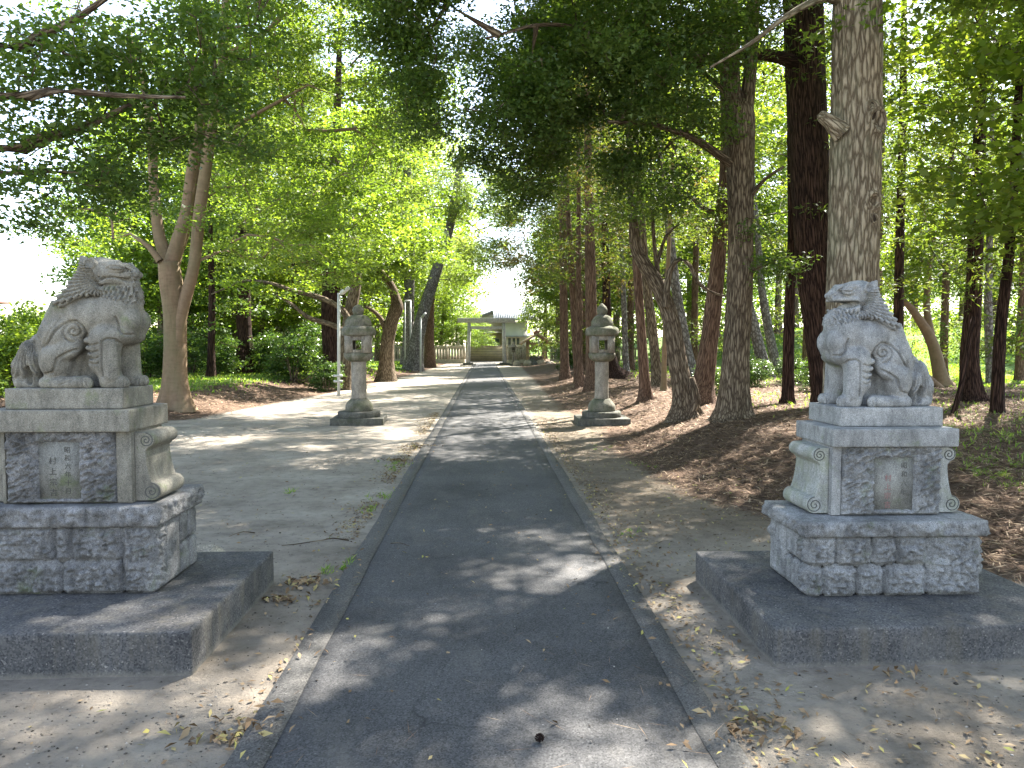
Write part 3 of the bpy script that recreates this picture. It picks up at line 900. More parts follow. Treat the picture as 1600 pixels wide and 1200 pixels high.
    mb = MB(); mb.box((px0+.004, y0+.0085, pz0+.004), (px1-.004, y0+.0195, pz1-.016)); fin(mb.build('inscription_plate', s['mplate']))
    # inscription
    for col, txt in enumerate(s['text']):
        for k, ch in enumerate(txt['s']):
            if ch == ' ': continue
            cu = bpy.data.curves.new('inscription', 'FONT'); cu.body = ch; cu.size = txt['h']; cu.align_x = 'CENTER'; cu.align_y = 'CENTER'
            cu.extrude = .0015; cu.resolution_u = 2
            to = bpy.data.objects.new('inscription', cu); C.objects.link(to)
            dg = bpy.context.evaluated_depsgraph_get(); me = bpy.data.meshes.new_from_object(to.evaluated_get(dg))
            C.objects.unlink(to); bpy.data.objects.remove(to)
            if len(me.vertices) == 0: continue
            me.materials.clear()
            me.transform(Matrix.Translation((txt['x'], y0+.0080, txt['z']-k*txt['dz'])) @ Matrix.Rotation(math.pi/2, 4, 'X'))
            o = link('engraved_character', me, txt['m']); fin(o)
    # scroll brackets
    for sgn in (-1, 1):
        xs = x1 if sgn > 0 else x0
        prof = [(xs+sgn*(u+.001), z) for u, z in bracket_profile(z0+.004, z1-.012, s['r1'], s['r2'], s['wn'])]
        if sgn > 0: prof = prof[::-1]
        ya, yb = y0+.035, y1-.03
        bm = bmesh.new()
        va = [bm.verts.new((x, ya, z)) for x, z in prof]; vb = [bm.verts.new((x, yb, z)) for x, z in prof]
        bm.faces.new(va); bm.faces.new(vb[::-1]); n = len(prof)
        for k in range(n): bm.faces.new((va[k], vb[k], vb[(k+1) % n], va[(k+1) % n]))
        bmesh.ops.recalc_face_normals(bm, faces=bm.faces)
        me = bpy.data.meshes.new('scroll_bracket'); bm.to_mesh(me); bm.free()
        br = fin(link('scroll_bracket', me, s['mbr'][0]))
        bv = br.modifiers.new('bevel', 'BEVEL'); bv.width = .004; bv.segments = 2; bv.limit_method = 'ANGLE'
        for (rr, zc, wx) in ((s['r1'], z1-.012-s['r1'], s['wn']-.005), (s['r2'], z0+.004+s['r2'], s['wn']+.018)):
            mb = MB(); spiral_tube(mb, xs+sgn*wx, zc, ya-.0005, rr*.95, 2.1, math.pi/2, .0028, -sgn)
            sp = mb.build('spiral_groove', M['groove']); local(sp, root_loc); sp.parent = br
    # cap slab
    x0, x1, y0, y1, z0, z1 = s['cap']
    mb = MB(); V, Q = grid_box((x0, y0, z0), (x1, y1, z1), .02)
    V = V+.0022*np.stack([fbm(V*16, 3, 1), fbm(V*16+9, 3, 2), fbm(V*16+5, 3, 3)], -1)
    V[V[:, 2] < z0+.004, 2] = z0+.0015
    mb.add(V, Q); fin(mb.build('cap_slab', s['mcap'], bevel=.006))
    x0, x1, y0, y1, z0, z1 = s['plinth']
    mb = MB(); V, Q = grid_box((x0, y0, z0), (x1, y1, z1), .02)
    V = V+.0018*np.stack([fbm(V*16, 3, 1), fbm(V*16+9, 3, 2), fbm(V*16+5, 3, 3)], -1)
    V[V[:, 2] < z0+.004, 2] = z0+.0015
    mb.add(V, Q); fin(mb.build('plinth', s['mcap'], bevel=.005))
    # concrete platform is a thing of its own
    x0, x1, y0, y1, z0, z1 = s['slab']
    mb = MB(); V, Q = grid_box((x0, y0, z0), (x1, y1, z1), .04)
    V = V+.004*np.stack([fbm(V*7, 3, 1), fbm(V*7+9, 3, 2), .5*fbm(V*7+5, 3, 3)], -1)
    mb.add(V, Q)
    o = mb.build('concrete_platform', M['concrete'], bevel=.012)
    tag(o, s['slab_label'], 'platform', 'concrete platforms under the pedestals')
    return root

M['mortar'] = m_plain('mortar_dark', (.055, .055, .052), .95, .3)
M['groove'] = m_plain('carved_groove', (.075, .075, .07), .95, .1)  # dark tubes carry the shade of the spiral cuts in their colour
M['ink'] = m_plain('engraving_shadow', (.07, .068, .06), .95, .1)  # shade inside the cut strokes, put into the characters' colour
M['ink_soft'] = m_plain('engraving_soft', (.10, .097, .088), .95, .1)  # fainter version of the same painted stroke shade
M['ink_red'] = m_plain('engraving_faded_red', (.26, .15, .14), .9, .2)

left_spec = dict(slab=(-3.20, -1.375, 3.43, 4.79, -.06, .215), base=(-2.83, -1.775, 3.985, 4.565, .215, .582),
    bcap=(-2.86, -1.75, 3.955, 4.595, .580, .697), block=(-2.60, -1.912, 4.035, 4.42, .697, 1.087),
    cap=(-2.665, -1.897, 3.985, 4.476, 1.087, 1.207), plinth=(-2.575, -1.952, 4.04, 4.41, 1.207, 1.320),
    front=rowspec((-2.83, -2.62, -2.305, -2.215, -1.945), .395, .582)+rowspec((-2.83, -2.70, -2.27, -1.945), .215, .395)+[(-1.945, -1.775, .215, .582)],
    sidew=[(4.09, 4.30, .215, .582)]+rowspec((4.30, 4.42, 4.55), .40, .582)+rowspec((4.30, 4.44, 4.55), .215, .40),
    margin=(.022, .085), plate=(-2.415, -2.182, .712, 1.045), r1=.041, r2=.050, wn=.068, seed=3, inner=1,
    text=[dict(s='昭和六年十月', x=-2.255, z=.985, dz=.045, h=.036, m=M['ink']), dict(s='村上宗吉', x=-2.335, z=.925, dz=.058, h=.042, m=M['ink'])],
    msm=M['granite_warm'], mside=M['granite_warm'], mcap=M['granite_warm'], mrough=M['granite_rough'], mplate=M['granite_plate'], mbr=(M['granite_warm'], M['granite_warm']),
    slab_label='dark grey concrete platform on the left of the path, under the closed-mouth lion')
right_spec = dict(slab=(1.39, 3.04, 3.41, 4.75, -.06, .195), base=(1.735, 2.69, 3.85, 4.36, .195, .524),
    bcap=(1.705, 2.712, 3.82, 4.39, .522, .612), block=(1.915, 2.54, 3.96, 4.35, .612, .994),
    cap=(1.902, 2.602, 3.92, 4.413, .994, 1.095), plinth=(1.995, 2.584, 4.04, 4.45, 1.095, 1.202),
    front=rowspec((1.735, 1.895, 2.09, 2.225, 2.395), .365, .524)+rowspec((1.735, 1.825, 2.01, 2.16, 2.39), .195, .36)+[(2.40, 2.69-.001+.0, .195, .524)],
    sidew=rowspec((3.955, 4.13), .365, .524)+rowspec((3.955, 4.06, 4.13), .195, .36)+[(4.13, 4.36, .195, .524)],
    margin=(.055, .010), plate=(2.145, 2.385, .632, .945), r1=.039, r2=.047, wn=.060, seed=11, inner=0,
    text=[dict(s='昭和六年', x=2.325, z=.885, dz=.050, h=.036, m=M['ink_soft']), dict(s='村上宗吉', x=2.235, z=.815, dz=.050, h=.040, m=M['ink_red'])],
    msm=M['granite_cool'], mside=M['granite_cool'], mcap=M['granite_cool'], mrough=M['granite_rough_cool'], mplate=M['granite_plate'], mbr=(M['granite_lichen'], M['granite_lichen']),
    slab_label='dark grey concrete platform on the right of the path, under the open-mouth lion')
pedestal('left', left_spec, 'tiered granite pedestal with scroll brackets under the closed-mouth lion left of the path')
pedestal('right', right_spec, 'tiered granite pedestal with scroll brackets under the open-mouth lion right of the path')
build_lion(False, (SX0, SY0, 1.321), M['granite_warm'], False, 1.0, 'closed-mouth stone guardian lion sitting on the pedestal left of the path')
build_lion(True, (2.305, 4.245, 1.203), M['granite_cool'], True, .90, 'open-mouth stone guardian lion sitting on the pedestal right of the path')
# ------------------------------------------------------------------ ground, path
def sst(t): t = np.clip(t, 0, 1); return t*t*(3-2*t)
def left_edge(y): return np.interp(y, [12.2, 13.2, 14.2, 15.6, 24.7, 39.6, 60, 80], [-34, -16, -8.6, -6.3, -5.1, -4.0, -3.4, -3.4])
def right_edge(y): return np.interp(y, [2.5, 3.6, 4.6, 6, 7.4, 11, 14, 18, 30, 60], [14, 6.5, 3.7, 3.0, 2.35, 2.1, 2.45, 2.1, 2.4, 3.0])
def H(x, y):
    x = np.asarray(x, float); y = np.asarray(y, float)
    dl = left_edge(y)-x; dr = x-right_edge(y)
    P = np.stack([x, y, 0*x], -1)
    h = .40*sst(dl/2.6)*(1-.5*sst((y-45)/15)) + .34*sst(dr/2.4)*(1-.5*sst((y-45)/15))
    h = h + 2.3*sst((y-30)/17)*sst((x-10)/9)
    rough = .25+.75*np.maximum(sst(dl/1.5), sst(dr/1.5))
    off = sst((np.abs(x)-.98)/.12)
    h = h + off*(.035*fbm(P*.55, 3, 3)*rough + .012*fbm(P*2.2, 3, 5)*rough + .004*fbm(P*8, 2, 6))
    # kept a touch under the edging, wandering above it in places outside
    return h - .006*(1-off) 
def Hs(x, y): return float(H(np.array([x]), np.array([y]))[0])

def axis(fine_lo, fine_hi, lo, hi, d, g=1.07):
    a = list(np.arange(fine_lo, fine_hi, d)); s = d
    while a[-1] < hi: s *= g; a.append(a[-1]+s)
    b = [a[0]]; s = d
    while b[-1] > lo: s *= g; b.append(b[-1]-s)
    return np.array(b[::-1][:-1]+a)
gx = axis(-5, 5.5, -420, 420, .07); gy = axis(1.8, 13, -25, 700, .07, 1.045)
GX, GY = np.meshgrid(gx, gy, indexing='ij'); GZ = H(GX, GY)
V = np.stack([GX, GY, GZ], -1).reshape(-1, 3); nyy = len(gy)
i = np.arange(len(gx)-1)[:, None]*nyy; j = np.arange(nyy-1)[None, :]
Q = np.stack([i+j, i+nyy+j, i+nyy+1+j, i+1+j], -1).reshape(-1, 4)
dl = left_edge(GY)-GX; dr = GX-right_edge(GY)
nz = fbm(np.stack([GX, GY, 0*GX], -1)*.35, 3, 21)
needle = np.maximum(sst((dl+.9)/1.6), sst((dr+.9)/1.4))
grass = np.maximum(sst((GY-17.5)/2.5)*sst((dl-1.2)/2.0)*(.85+.5*nz), sst((GY-22)/6)*sst((GX-4.6)/3)*(.5+.8*nz))
grass = np.maximum(grass, sst((GX-10)/4)*sst((GY-19)/6)*1.1)
grass = np.maximum(grass, sst((-GX-9)/3)*sst((GY-3)/4)*.8)
grass = np.maximum(grass, .30*sst((GX-4.5)/2)*sst((GY-6)/3)*(1+nz))
grass = np.maximum(grass, sst((GY-36)/8)*sst((dl-.2)/1.5)*1.0)
grass = np.maximum(grass, sst((GY-70)/20)*1.0*(np.abs(GX) > 8))
grass *= (GY < 420)
damp = sst((GX-.9)/.3)*sst((dr+2.2)/.8)*sst((GY-4.5)/2)*(1-.6*sst((GY-18)/10))*.95
damp = np.maximum(damp, (.35+.6*nz)*sst((6-GY)/2))
me = mesh_np('ground', V, Q, {'needle': needle.ravel(), 'grass': np.clip(grass, 0, 1.3).ravel(), 'damp': np.clip(damp, 0, 1).ravel()})
o = link('ground', me, M['ground'], smooth=True); tag(o, kind='structure')

def sheet(name, xa, xb, ys, z, mat, wob=0, seed=0, nx=6, thick=.05):
    """long strip with slightly wandering edges, given a little thickness"""
    n = len(ys); P = np.stack([np.zeros(n), ys, np.zeros(n)], -1)
    wa = wob*fbm(P*1.7+seed, 4, seed); wb = wob*fbm(P*1.7+seed+40, 4, seed)
    t = np.linspace(0, 1, nx+1)
    X = (xa+wa)[:, None]*(1-t)+(xb+wb)[:, None]*t
    Y = np.repeat(ys[:, None], nx+1, 1)
    Z = z+.003*fbm(np.stack([X, Y, 0*X], -1)*1.3, 3, seed)
    V = np.stack([X, Y, Z], -1); Vt = V.copy(); Vt[..., 2] -= thick
    k = nx+1
    i = np.arange(n-1)[:, None]*k; j = np.arange(nx)[None, :]
    Q = np.stack([i+j, i+1+j, i+k+1+j, i+k+j], -1).reshape(-1, 4)
    side = [[a*k, (a+1)*k, (a+1)*k+n*k, a*k+n*k] for a in range(n-1)] + [[(a+1)*k+nx, a*k+nx, a*k+nx+n*k, (a+1)*k+nx+n*k] for a in range(n-1)]
    me = mesh_np(name, np.vstack([V.reshape(-1, 3), Vt.reshape(-1, 3)]), np.vstack([Q, side]))
    return tag(link(name, me, mat), kind='structure')
ys = np.concatenate([np.arange(-4, 16, .12), np.arange(16, 66, .5)])
one = np.ones(len(ys))
sheet('path', -.815*one, .850*one, ys, .012, M['asphalt'], .006, 1, 12)
sheet('path_edging', -.955*one, -.813*one, ys, .015, M['edging'], .014, 2, 2)
sheet('path_edging', .848*one, .975*one, ys, .015, M['edging'], .014, 3, 2)
ysf = np.arange(66, 90, 1.0); o1 = np.ones(len(ysf))
sheet('road', -60*o1[:8], 60*o1[:8], np.arange(67.0, 75.0, 1.0), .02, M['asphalt'], .01, 5, 4)
# ------------------------------------------------------------------ trees
def resample(pts, rad, step):
    pts = np.asarray(pts, float); rad = np.asarray(rad, float)
    # Catmull-Rom through the measured points
    P = np.vstack([2*pts[0]-pts[1], pts, 2*pts[-1]-pts[-2]]); out = []; ro = []
    for i in range(1, len(P)-2):
        L = np.linalg.norm(P[i+1]-P[i]); n = max(2, int(L/step))
        for t in np.linspace(0, 1, n, endpoint=False):
            a, b, c_, d = P[i-1], P[i], P[i+1], P[i+2]
            out.append(.5*((2*b)+(-a+c_)*t+(2*a-5*b+4*c_-d)*t*t+(-a+3*b-3*c_+d)*t**3))
            ro.append(rad[i-1]+(rad[i]-rad[i-1])*t)
    out.append(P[-2]); ro.append(rad[-1])
    return np.array(out), np.array(ro)

def trunk_mesh(mb, pts, rad, n=28, step=.12, flare=0.0, ripple=.0, fis=0.0, seed=0, knots=()):
    p, r = resample(pts, rad, step)
    d = np.gradient(p, axis=0); d /= np.linalg.norm(d, axis=1)[:, None]+1e-9
    ref = np.array([1.0, 0, 0]); u = ref-d*(d@ref)[:, None]; u /= np.linalg.norm(u, axis=1)[:, None]+1e-9; v = np.cross(d, u)
    a = np.linspace(0, 2*np.pi, n, endpoint=False)
    arc = np.concatenate([[0], np.cumsum(np.linalg.norm(np.diff(p, axis=0), axis=1))])
    A = np.repeat(a[None], len(p), 0); S = np.repeat(arc[:, None], n, 1)
    rr = np.repeat(r[:, None], n, 1)
    c_, s_ = np.cos(A), np.sin(A)
    lob = fbm(np.stack([c_*1.1, s_*1.1, S*.45], -1)+seed*5, 3, seed)
    rr = rr*(1+ripple*lob)
    if flare:
        f = np.exp(-S/(.9*r[0]+.12)); lobes = .5+.5*np.sin(A*5+seed+1.5*np.sin(A*2+seed))
        rr = rr*(1+flare*f*(.35+lobes))
    if fis:
        fn = ridge(np.stack([c_*r.max()*24, s_*r.max()*24, S*3.6], -1)+seed, 3, seed)
        rr = rr+fis*(fn-.5)
    for (ks, ka, kr, kd) in knots:      # along, angle, radius, height
        da = (A-ka+np.pi) % (2*np.pi)-np.pi; q = np.sqrt((S-ks)**2+(da*rr)**2)/kr
        rr = rr + kd*np.exp(-((q-1)/.38)**2) - kd*1.6*np.exp(-(q/.62)**2)*(q < 1.4)
    V = p[:, None, :]+rr[..., None]*(c_[..., None]*u[:, None, :]+s_[..., None]*v[:, None, :])
    V = V.reshape(-1, 3); m = len(p)
    i = np.arange(m-1)[:, None]*n; j = np.arange(n)[None, :]; k = (j+1) % n
    Q = np.stack([i+j, i+k, i+n+k, i+n+j], -1).reshape(-1, 4)
    B = np.stack([rr*c_, rr*s_, S+p[0].sum()*1.7], -1).reshape(-1, 3); B = np.vstack([B, B[-1]])
    V = np.vstack([V, p[-1]]); T = [[m*n, (m-1)*n+q, (m-1)*n+(q+1) % n] for q in range(n)]
    mb.add(V, Q, T, B)
    return p, r

def leaves_at(tg, nrm, per, lsize, spread, flat, style, rg, droop=.25):
    """leaf cards round every twig tip; returns V, Q, rnd"""
    n = len(tg)*per
    c_ = np.repeat(tg, per, 0); out = np.repeat(nrm, per, 0)
    e = rg.normal(size=(n, 3)); e /= np.linalg.norm(e, axis=1)[:, None]+1e-9
    e *= (rg.random(n)**.45)[:, None]
    # spray plane: horizontal-ish, tilted with the outward direction
    off = e*np.array([spread, spread, spread*flat])
    rad = np.hypot(off[:, 0], off[:, 1])
    off[:, 2] -= droop*rad*rad/spread + .12*spread*np.repeat(rg.random(len(tg)), per)
    off[:, 2] += np.repeat(rg.normal(size=len(tg))*.25, per)*(off[:, 0]*out[:, 0]+off[:, 1]*out[:, 1])
    pos = c_+off
    s = lsize*(.65+.7*rg.random(n))
    ax = rg.normal(size=(n, 3)); ax[:, :2] += out[:, :2]*.8
    nn = rg.normal(size=(n, 3))*.55; nn[:, 2] += 1.0
    if style == 'needle':
        ax = off+rg.normal(size=(n, 3))*spread*.35; nn = rg.normal(size=(n, 3))*.5; nn[:, 2] += .7
    if style == 'hang':
        ax[:, 2] -= 1.2
    nn /= np.linalg.norm(nn, axis=1)[:, None]+1e-9
    ax -= nn*(ax*nn).sum(1)[:, None]; ax /= np.linalg.norm(ax, axis=1)[:, None]+1e-9
    bx = np.cross(nn, ax)
    w = {'broad': .62, 'fan': .95, 'needle': .26, 'hang': .5}[style]
    a = (ax*s[:, None]); b = bx*(s*w*.5)[:, None]; fold = nn*(s*.10)[:, None]
    if style == 'fan':
        V = np.stack([pos, pos+a*.75+b, pos+a*.62+fold, pos+a*.75-b], 1)
    else:
        V = np.stack([pos, pos+a*.48+b+fold, pos+a, pos+a*.48-b+fold], 1)
    V = V.reshape(-1, 3)
    Q = np.arange(n*4).reshape(n, 4)
    cl = np.repeat(rg.random(len(tg)), per)
    rnd = np.clip(.45*cl+.55*rg.random(n), 0, 1)
    return V, Q, np.repeat(rnd, 4)

def grow(nodes, ndist, targets, step=.45, bias=.30, sag=.10, rg=None):
    """attach each target to the skeleton; returns list of polylines of node ids plus node arrays"""
    P = [np.array(q) for q in nodes]; par = [-1]*len(P); dist = list(ndist); root = len(P)
    A = np.array(nodes)
    d0 = np.array([np.min(np.linalg.norm(A-t, axis=1)) for t in targets])
    order = np.argsort(d0)
    buf = np.zeros((len(nodes)+len(targets)*40, 3)); buf[:len(nodes)] = A
    dbuf = np.zeros(len(buf)); dbuf[:len(nodes)] = ndist; cnt = len(nodes)
    parent = -np.ones(len(buf), int); chains = []
    for ti in order:
        t = targets[ti]
        D = np.linalg.norm(buf[:cnt]-t, axis=1)
        # branches prefer to leave from below and inside
        up = np.clip(buf[:cnt, 2]-t[2], 0, None)
        k = int(np.argmin(D*(1.0)+bias*dbuf[:cnt]+.5*up))
        a = buf[k]; L = np.linalg.norm(t-a)
        n = min(39, max(1, int(L/step))); ids = [k]
        jit = rg.normal(size=(n, 3))*.07*min(1.5, L)
        for q in range(1, n+1):
            f = q/n; p = a+(t-a)*f; p = p+jit[q-1]*math.sin(math.pi*f); p[2] += sag*L*math.sin(math.pi*f)
            if q == n: p = t
            buf[cnt] = p; dbuf[cnt] = dbuf[ids[-1]]+L/n; parent[cnt] = ids[-1]; ids.append(cnt); cnt += 1
        chains.append(ids)
    load = np.zeros(cnt); 
    for ids in chains: load[ids[-1]] += 1
    for q in range(cnt-1, root-1, -1):
        if parent[q] >= 0: load[parent[q]] += load[q]
    return buf[:cnt], load, chains

def sample_blobs(blobs, rg, shell=.35, terr=None):
    T = []; Nn = []
    for (c, r, n) in blobs:
        c = np.array(c, float); r = np.array(r, float)
        e = rg.normal(size=(n*3, 3)); e /= np.linalg.norm(e, axis=1)[:, None]
        rad = rg.random(n*3)**shell
        p = c+e*rad[:, None]*r
        keep = (fbm(p*.55, 2, 31) > -.12) & (vn(p*1.5, 33) > -.42)        # gaps
        p = p[keep][:n]; 
        d = p-c; d[:, 2] *= .3; d /= np.linalg.norm(d, axis=1)[:, None]+1e-9
        T.append(p); Nn.append(d)
    return np.vstack(T), np.vstack(Nn)

def px_stem(pts, Y, dY=0.0):
    """[(px, py, width px)] at depth Y (optionally drifting by dY) -> points, radii"""
    P, r = [], []
    n = len(pts)
    for i, q in enumerate(pts):
        y = (q[3] if len(q) > 3 else Y+dY*i/max(1, n-1))
        P.append(at(q[0], q[1], y)); r.append(q[2]/F*y/2)
    return np.array(P), np.array(r)

TREES = None
def make_tree(name, label, bark, leafm, stems, blobs, per=45, lsize=.07, spread=.5, flat=.3, style='broad', seed=1, group=None,
              flare=.5, fis=0.0, ripple=.10, nseg=24, knots=(), twig=.011, bias=.30, zmin=2.0, step=.12, sag=.10, cat='tree', droop=.25, sink=True, cap_r=.10):
    rg = np.random.default_rng(seed)
    P0, r0 = stems[0]
    if sink:
        gz = Hs(P0[0][0], P0[0][1]); 
        P0 = P0.copy(); r0 = r0.copy(); P0[0][2] = gz-.05
        stems = [(P0, r0)]+list(stems[1:])
    base = tuple(P0[0][:2])+(P0[0][2],)
    root = empty(name, base, label, cat, group)
    mb = MB(); nodes = []; nd = []
    for i, (P, r) in enumerate(stems):
        p, rr = trunk_mesh(mb, P, r, nseg if r[0] > .12 else 12, step if r[0] > .12 else .2, flare if i == 0 else .0, ripple, fis if r[0] > .15 else fis*.4, seed+i, knots if i == 0 else ())
        arc = np.concatenate([[0], np.cumsum(np.linalg.norm(np.diff(p, axis=0), axis=1))])
        k = slice(0, None, 3)
        m = p[k][:, 2] > base[2]+zmin
        nodes.append(p[k][m]); nd.append((p[k][m][:, 2]-base[2])*.35)
    if blobs is None:
        o = mb.build('trunk', bark, None, smooth=True); local(o, base); o.parent = root
        return root
    if callable(blobs): T, Nn = blobs(rg)
    else: T, Nn = sample_blobs(blobs, rg)
    nodes = np.vstack(nodes); nd = np.concatenate(nd)
    buf, load, chains = grow(nodes, nd, T, rg=rg, bias=bias, sag=sag)
    for ids in chains:
        pts = buf[ids]; 
        l = load[ids].copy(); l[0] = l[1]
        rr = np.minimum(twig*np.power(np.maximum(l, 1), .42)*.55, cap_r); rr[-1] = .003
        mb.tube(pts, rr, 5 if rr[0] < .03 else 8, cap=False)
    o = mb.build('trunk', bark, None, smooth=True); local(o, base); o.parent = root
    V, Q, rnd = leaves_at(T, Nn, per, lsize, spread, flat, style, rg, droop)
    V -= np.array(base)
    o = link('crown', mesh_np('crown', V, Q, {'rnd': rnd}), leafm, root)
    return root

def copy_tree(o, loc, rz, sc, label, group=None, sz=None):
    c = o.copy(); C.objects.link(c)
    c.location = loc; c.rotation_euler = (0, 0, rz); c.scale = (sc, sc, sz or sc); c['label'] = label
    if group: c['group'] = group
    for ch in list(o.children):
        d = ch.copy(); C.objects.link(d); d.parent = c
    return c

def conifer_targets(trunk, z0, z1, r0, r1, n, drop=.15):
    """tips along whorls around a trunk polyline, shorter towards the top"""
    def f(rg):
        P = np.asarray(trunk); t = rg.random(n)**.9; z = z0+(z1-z0)*t
        x = np.interp(z, P[:, 2], P[:, 0]); y = np.interp(z, P[:, 2], P[:, 1])
        R_ = (r0+(r1-r0)*t)*(.35+.65*rg.random(n)**.5); a = rg.random(n)*2*np.pi
        a = a+.5*np.sin(z*3)
        zz = z-drop*R_
        T = np.stack([x+R_*np.cos(a), y+R_*np.sin(a), zz], -1)
        keep = fbm(T*.6, 2, 9) > -.12
        N_ = np.stack([np.cos(a), np.sin(a), 0*a], -1)
        return T[keep], N_[keep]
    return f
M['hollow'] = m_plain('knot_hollow_dark', (.03, .02, .014), .95, .3)  # shade inside the knot holes, put into a dark colour
# ------------------------------------------------------------------ the near and named trees
def blob(px, py, Y, rx, ry, rz, n): return (tuple(at(px, py, Y)), (rx, ry, rz), n)
def wb(x, y, z, rx, ry, rz, n): return ((x, y, z), (rx, ry, rz), n)

# left: many-stemmed tree with smooth tan bark
Y = 17.0
make_tree('zelkova_tree', 'smooth-barked tree forking into four stems behind the closed-mouth lion', M['bark_smooth'], M['leaf_light'],
    [px_stem([(274, 618, 36), (274, 590, 33), (274, 540, 32), (273, 490, 33), (267, 440, 34), (263, 410, 30)], Y),
     px_stem([(276, 550, 15), (282, 500, 18), (293, 455, 18), (304, 410, 17), (312, 330, 18), (325, 240, 17), (335, 175, 15), (348, 90, 12), (352, 0, 10)], Y-.1),
     px_stem([(264, 415, 22), (252, 380, 18), (246, 350, 16), (240, 290, 14), (238, 230, 13), (231, 170, 11), (222, 110, 8)], Y+.2),
     px_stem([(268, 415, 24), (280, 370, 20), (291, 330, 17), (300, 260, 15), (310, 200, 12), (316, 140, 10)], Y+.1),
     px_stem([(272, 410, 18), (292, 350, 15), (303, 300, 14), (312, 240, 12), (322, 150, 9), (318, 60, 7)], Y+.5),
     px_stem([(250, 408, 12), (232, 385, 8), (210, 370, 5)], Y-.2),
     px_stem([(348, 90, 9), (400, 60, 7), (450, 20, 5)], Y), px_stem([(322, 230, 8), (380, 190, 6), (470, 140, 4)], Y-.5)],
    [blob(330, 70, 17.5, 3.0, 2.2, 1.8, 70), blob(170, 250, 18.5, 1.6, 1.6, 1.7, 30), blob(440, 150, 17, 2.6, 2.6, 1.9, 70), blob(500, 290, 17.5, 2.2, 2.2, 1.2, 60), blob(620, 110, 20, 2.2, 2.2, 2.4, 60), blob(480, 30, 20, 3, 2.5, 2.4, 80),
     blob(430, 370, 17.5, 2.0, 2.0, .7, 30), blob(545, 400, 16.0, 1.5, 1.2, .55, 30), blob(340, -100, 17, 5, 4.5, 2.6, 130), blob(560, 60, 18, 2.6, 2.6, 2.0, 60),
     blob(190, 390, 19, 1.9, 1.2, .7, 22), blob(400, 260, 18.5, 3.0, 1.5, 1.6, 40), blob(600, 200, 19, 1.6, 2, 1.3, 30), blob(140, 360, 18, 1.2, 1.3, .8, 12)],
    per=100, lsize=.085, spread=.62, flat=.22, seed=11, flare=.75, ripple=.08, nseg=32, twig=.012)

# left, outside the frame: its dark limbs reach in at the upper left
tk = np.array([(-7.3, 7.6, .1), (-7.25, 7.6, 1.5), (-7.1, 7.7, 3.2), (-6.9, 7.8, 5.5), (-6.8, 7.9, 9)])
def limb(p0, pxs, Y): 
    P, r = px_stem(pxs, Y); P = np.vstack([[p0], P]); r = np.concatenate([[r[0]*1.3], r]); return P, r
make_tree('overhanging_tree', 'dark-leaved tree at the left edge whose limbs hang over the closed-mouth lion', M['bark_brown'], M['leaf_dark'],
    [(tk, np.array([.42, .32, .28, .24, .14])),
     limb(tk[2]+np.array([0, 0, .8]), [(-20, 232, 22), (60, 218, 17), (150, 190, 11), (230, 150, 7)], 7.2),
     limb(tk[2]+np.array([0, 0, 1.2]), [(-20, 150, 18), (80, 142, 12), (200, 150, 7), (290, 152, 4)], 6.6),
     limb(tk[3], [(-20, 70, 20), (60, 55, 15), (130, 22, 10), (200, -30, 7)], 7.0),
     limb(tk[2]+np.array([0, 0, .2]), [(-20, 270, 12), (70, 268, 8), (130, 272, 5)], 7.6)],
    [blob(40, 90, 7.2, 1.2, 1.0, .5, 46), blob(160, 60, 7.4, 1.1, 1.2, .40, 50), blob(260, 120, 7.6, .9, 1.0, .34, 42), blob(320, 205, 8.0, .6, .8, .30, 26), blob(330, 30, 8.0, .9, .9, .40, 36),
     blob(80, 260, 7.4, .9, 1.0, .40, 38), blob(40, 350, 8.0, .7, .7, .22, 16), blob(180, 290, 8.2, .8, .8, .26, 24), blob(140, 170, 7.2, .9, .9, .3, 34), blob(60, 415, 8.5, .5, .6, .14, 8), blob(240, 210, 8.0, .5, .7, .2, 12),
     blob(120, -140, 7.6, 2.6, 2.2, .8, 130), wb(-6.5, 9, 8.4, 3.0, 3.2, 1.6, 120)],
    per=55, lsize=.062, spread=.34, flat=.28, seed=21, style='broad', twig=.008, flare=.3, fis=.012, bias=.2)

# right: the great grey trunk behind the open-mouth lion
Y = 9.0
p, r = px_stem([(1332, 712, 100), (1332, 640, 88), (1331, 540, 80), (1332, 440, 77), (1335, 300, 75), (1338, 180, 74), (1339, 60, 72), (1341, -60, 68), (1345, -260, 60), (1350, -480, 50), (1350, -700, 40)], Y)
big = (p, r)
base_z = Hs(*p[0][:2])
make_tree('ginkgo_tree', 'thick straight grey trunk with two knot holes right behind the open-mouth lion', M['bark_grey'], M['leaf_mid'],
    [big, px_stem([(1316, 208, 34), (1304, 197, 26), (1294, 188, 21), (1284, 181, 17), (1280, 179, 10), (1279, 178, 2)], Y-.10),
     px_stem([(1325, 10, 22), (1290, -5, 14, 8.9), (1230, 25, 9, 8.7), (1170, 70, 6, 8.5), (1110, 105, 3, 8.3)], Y)],
    [wb(3.4, 8.3, 9.2, 5.2, 5.0, 1.7, 400), wb(5.6, 11, 12.0, 5.0, 5.0, 2.4, 210), wb(1.0, 9.0, 9.4, 3.6, 3.4, 1.2, 190), wb(6.6, 6.4, 8.2, 3.4, 3.4, 1.3, 170),  # unseen overhead crown, thickened to shade the foreground
     blob(1500, 20, 8.5, 1.3, 1.3, .5, 26)],
    per=120, lsize=.092, spread=.55, flat=.35, seed=31, style='fan', twig=.012, flare=.25, fis=.022, ripple=.05, nseg=120, step=.035,
    knots=((1.55+1.45, -math.pi/2+.35, .085, .045), (3.95, -math.pi/2+.45, .13, .060)), zmin=4.5)

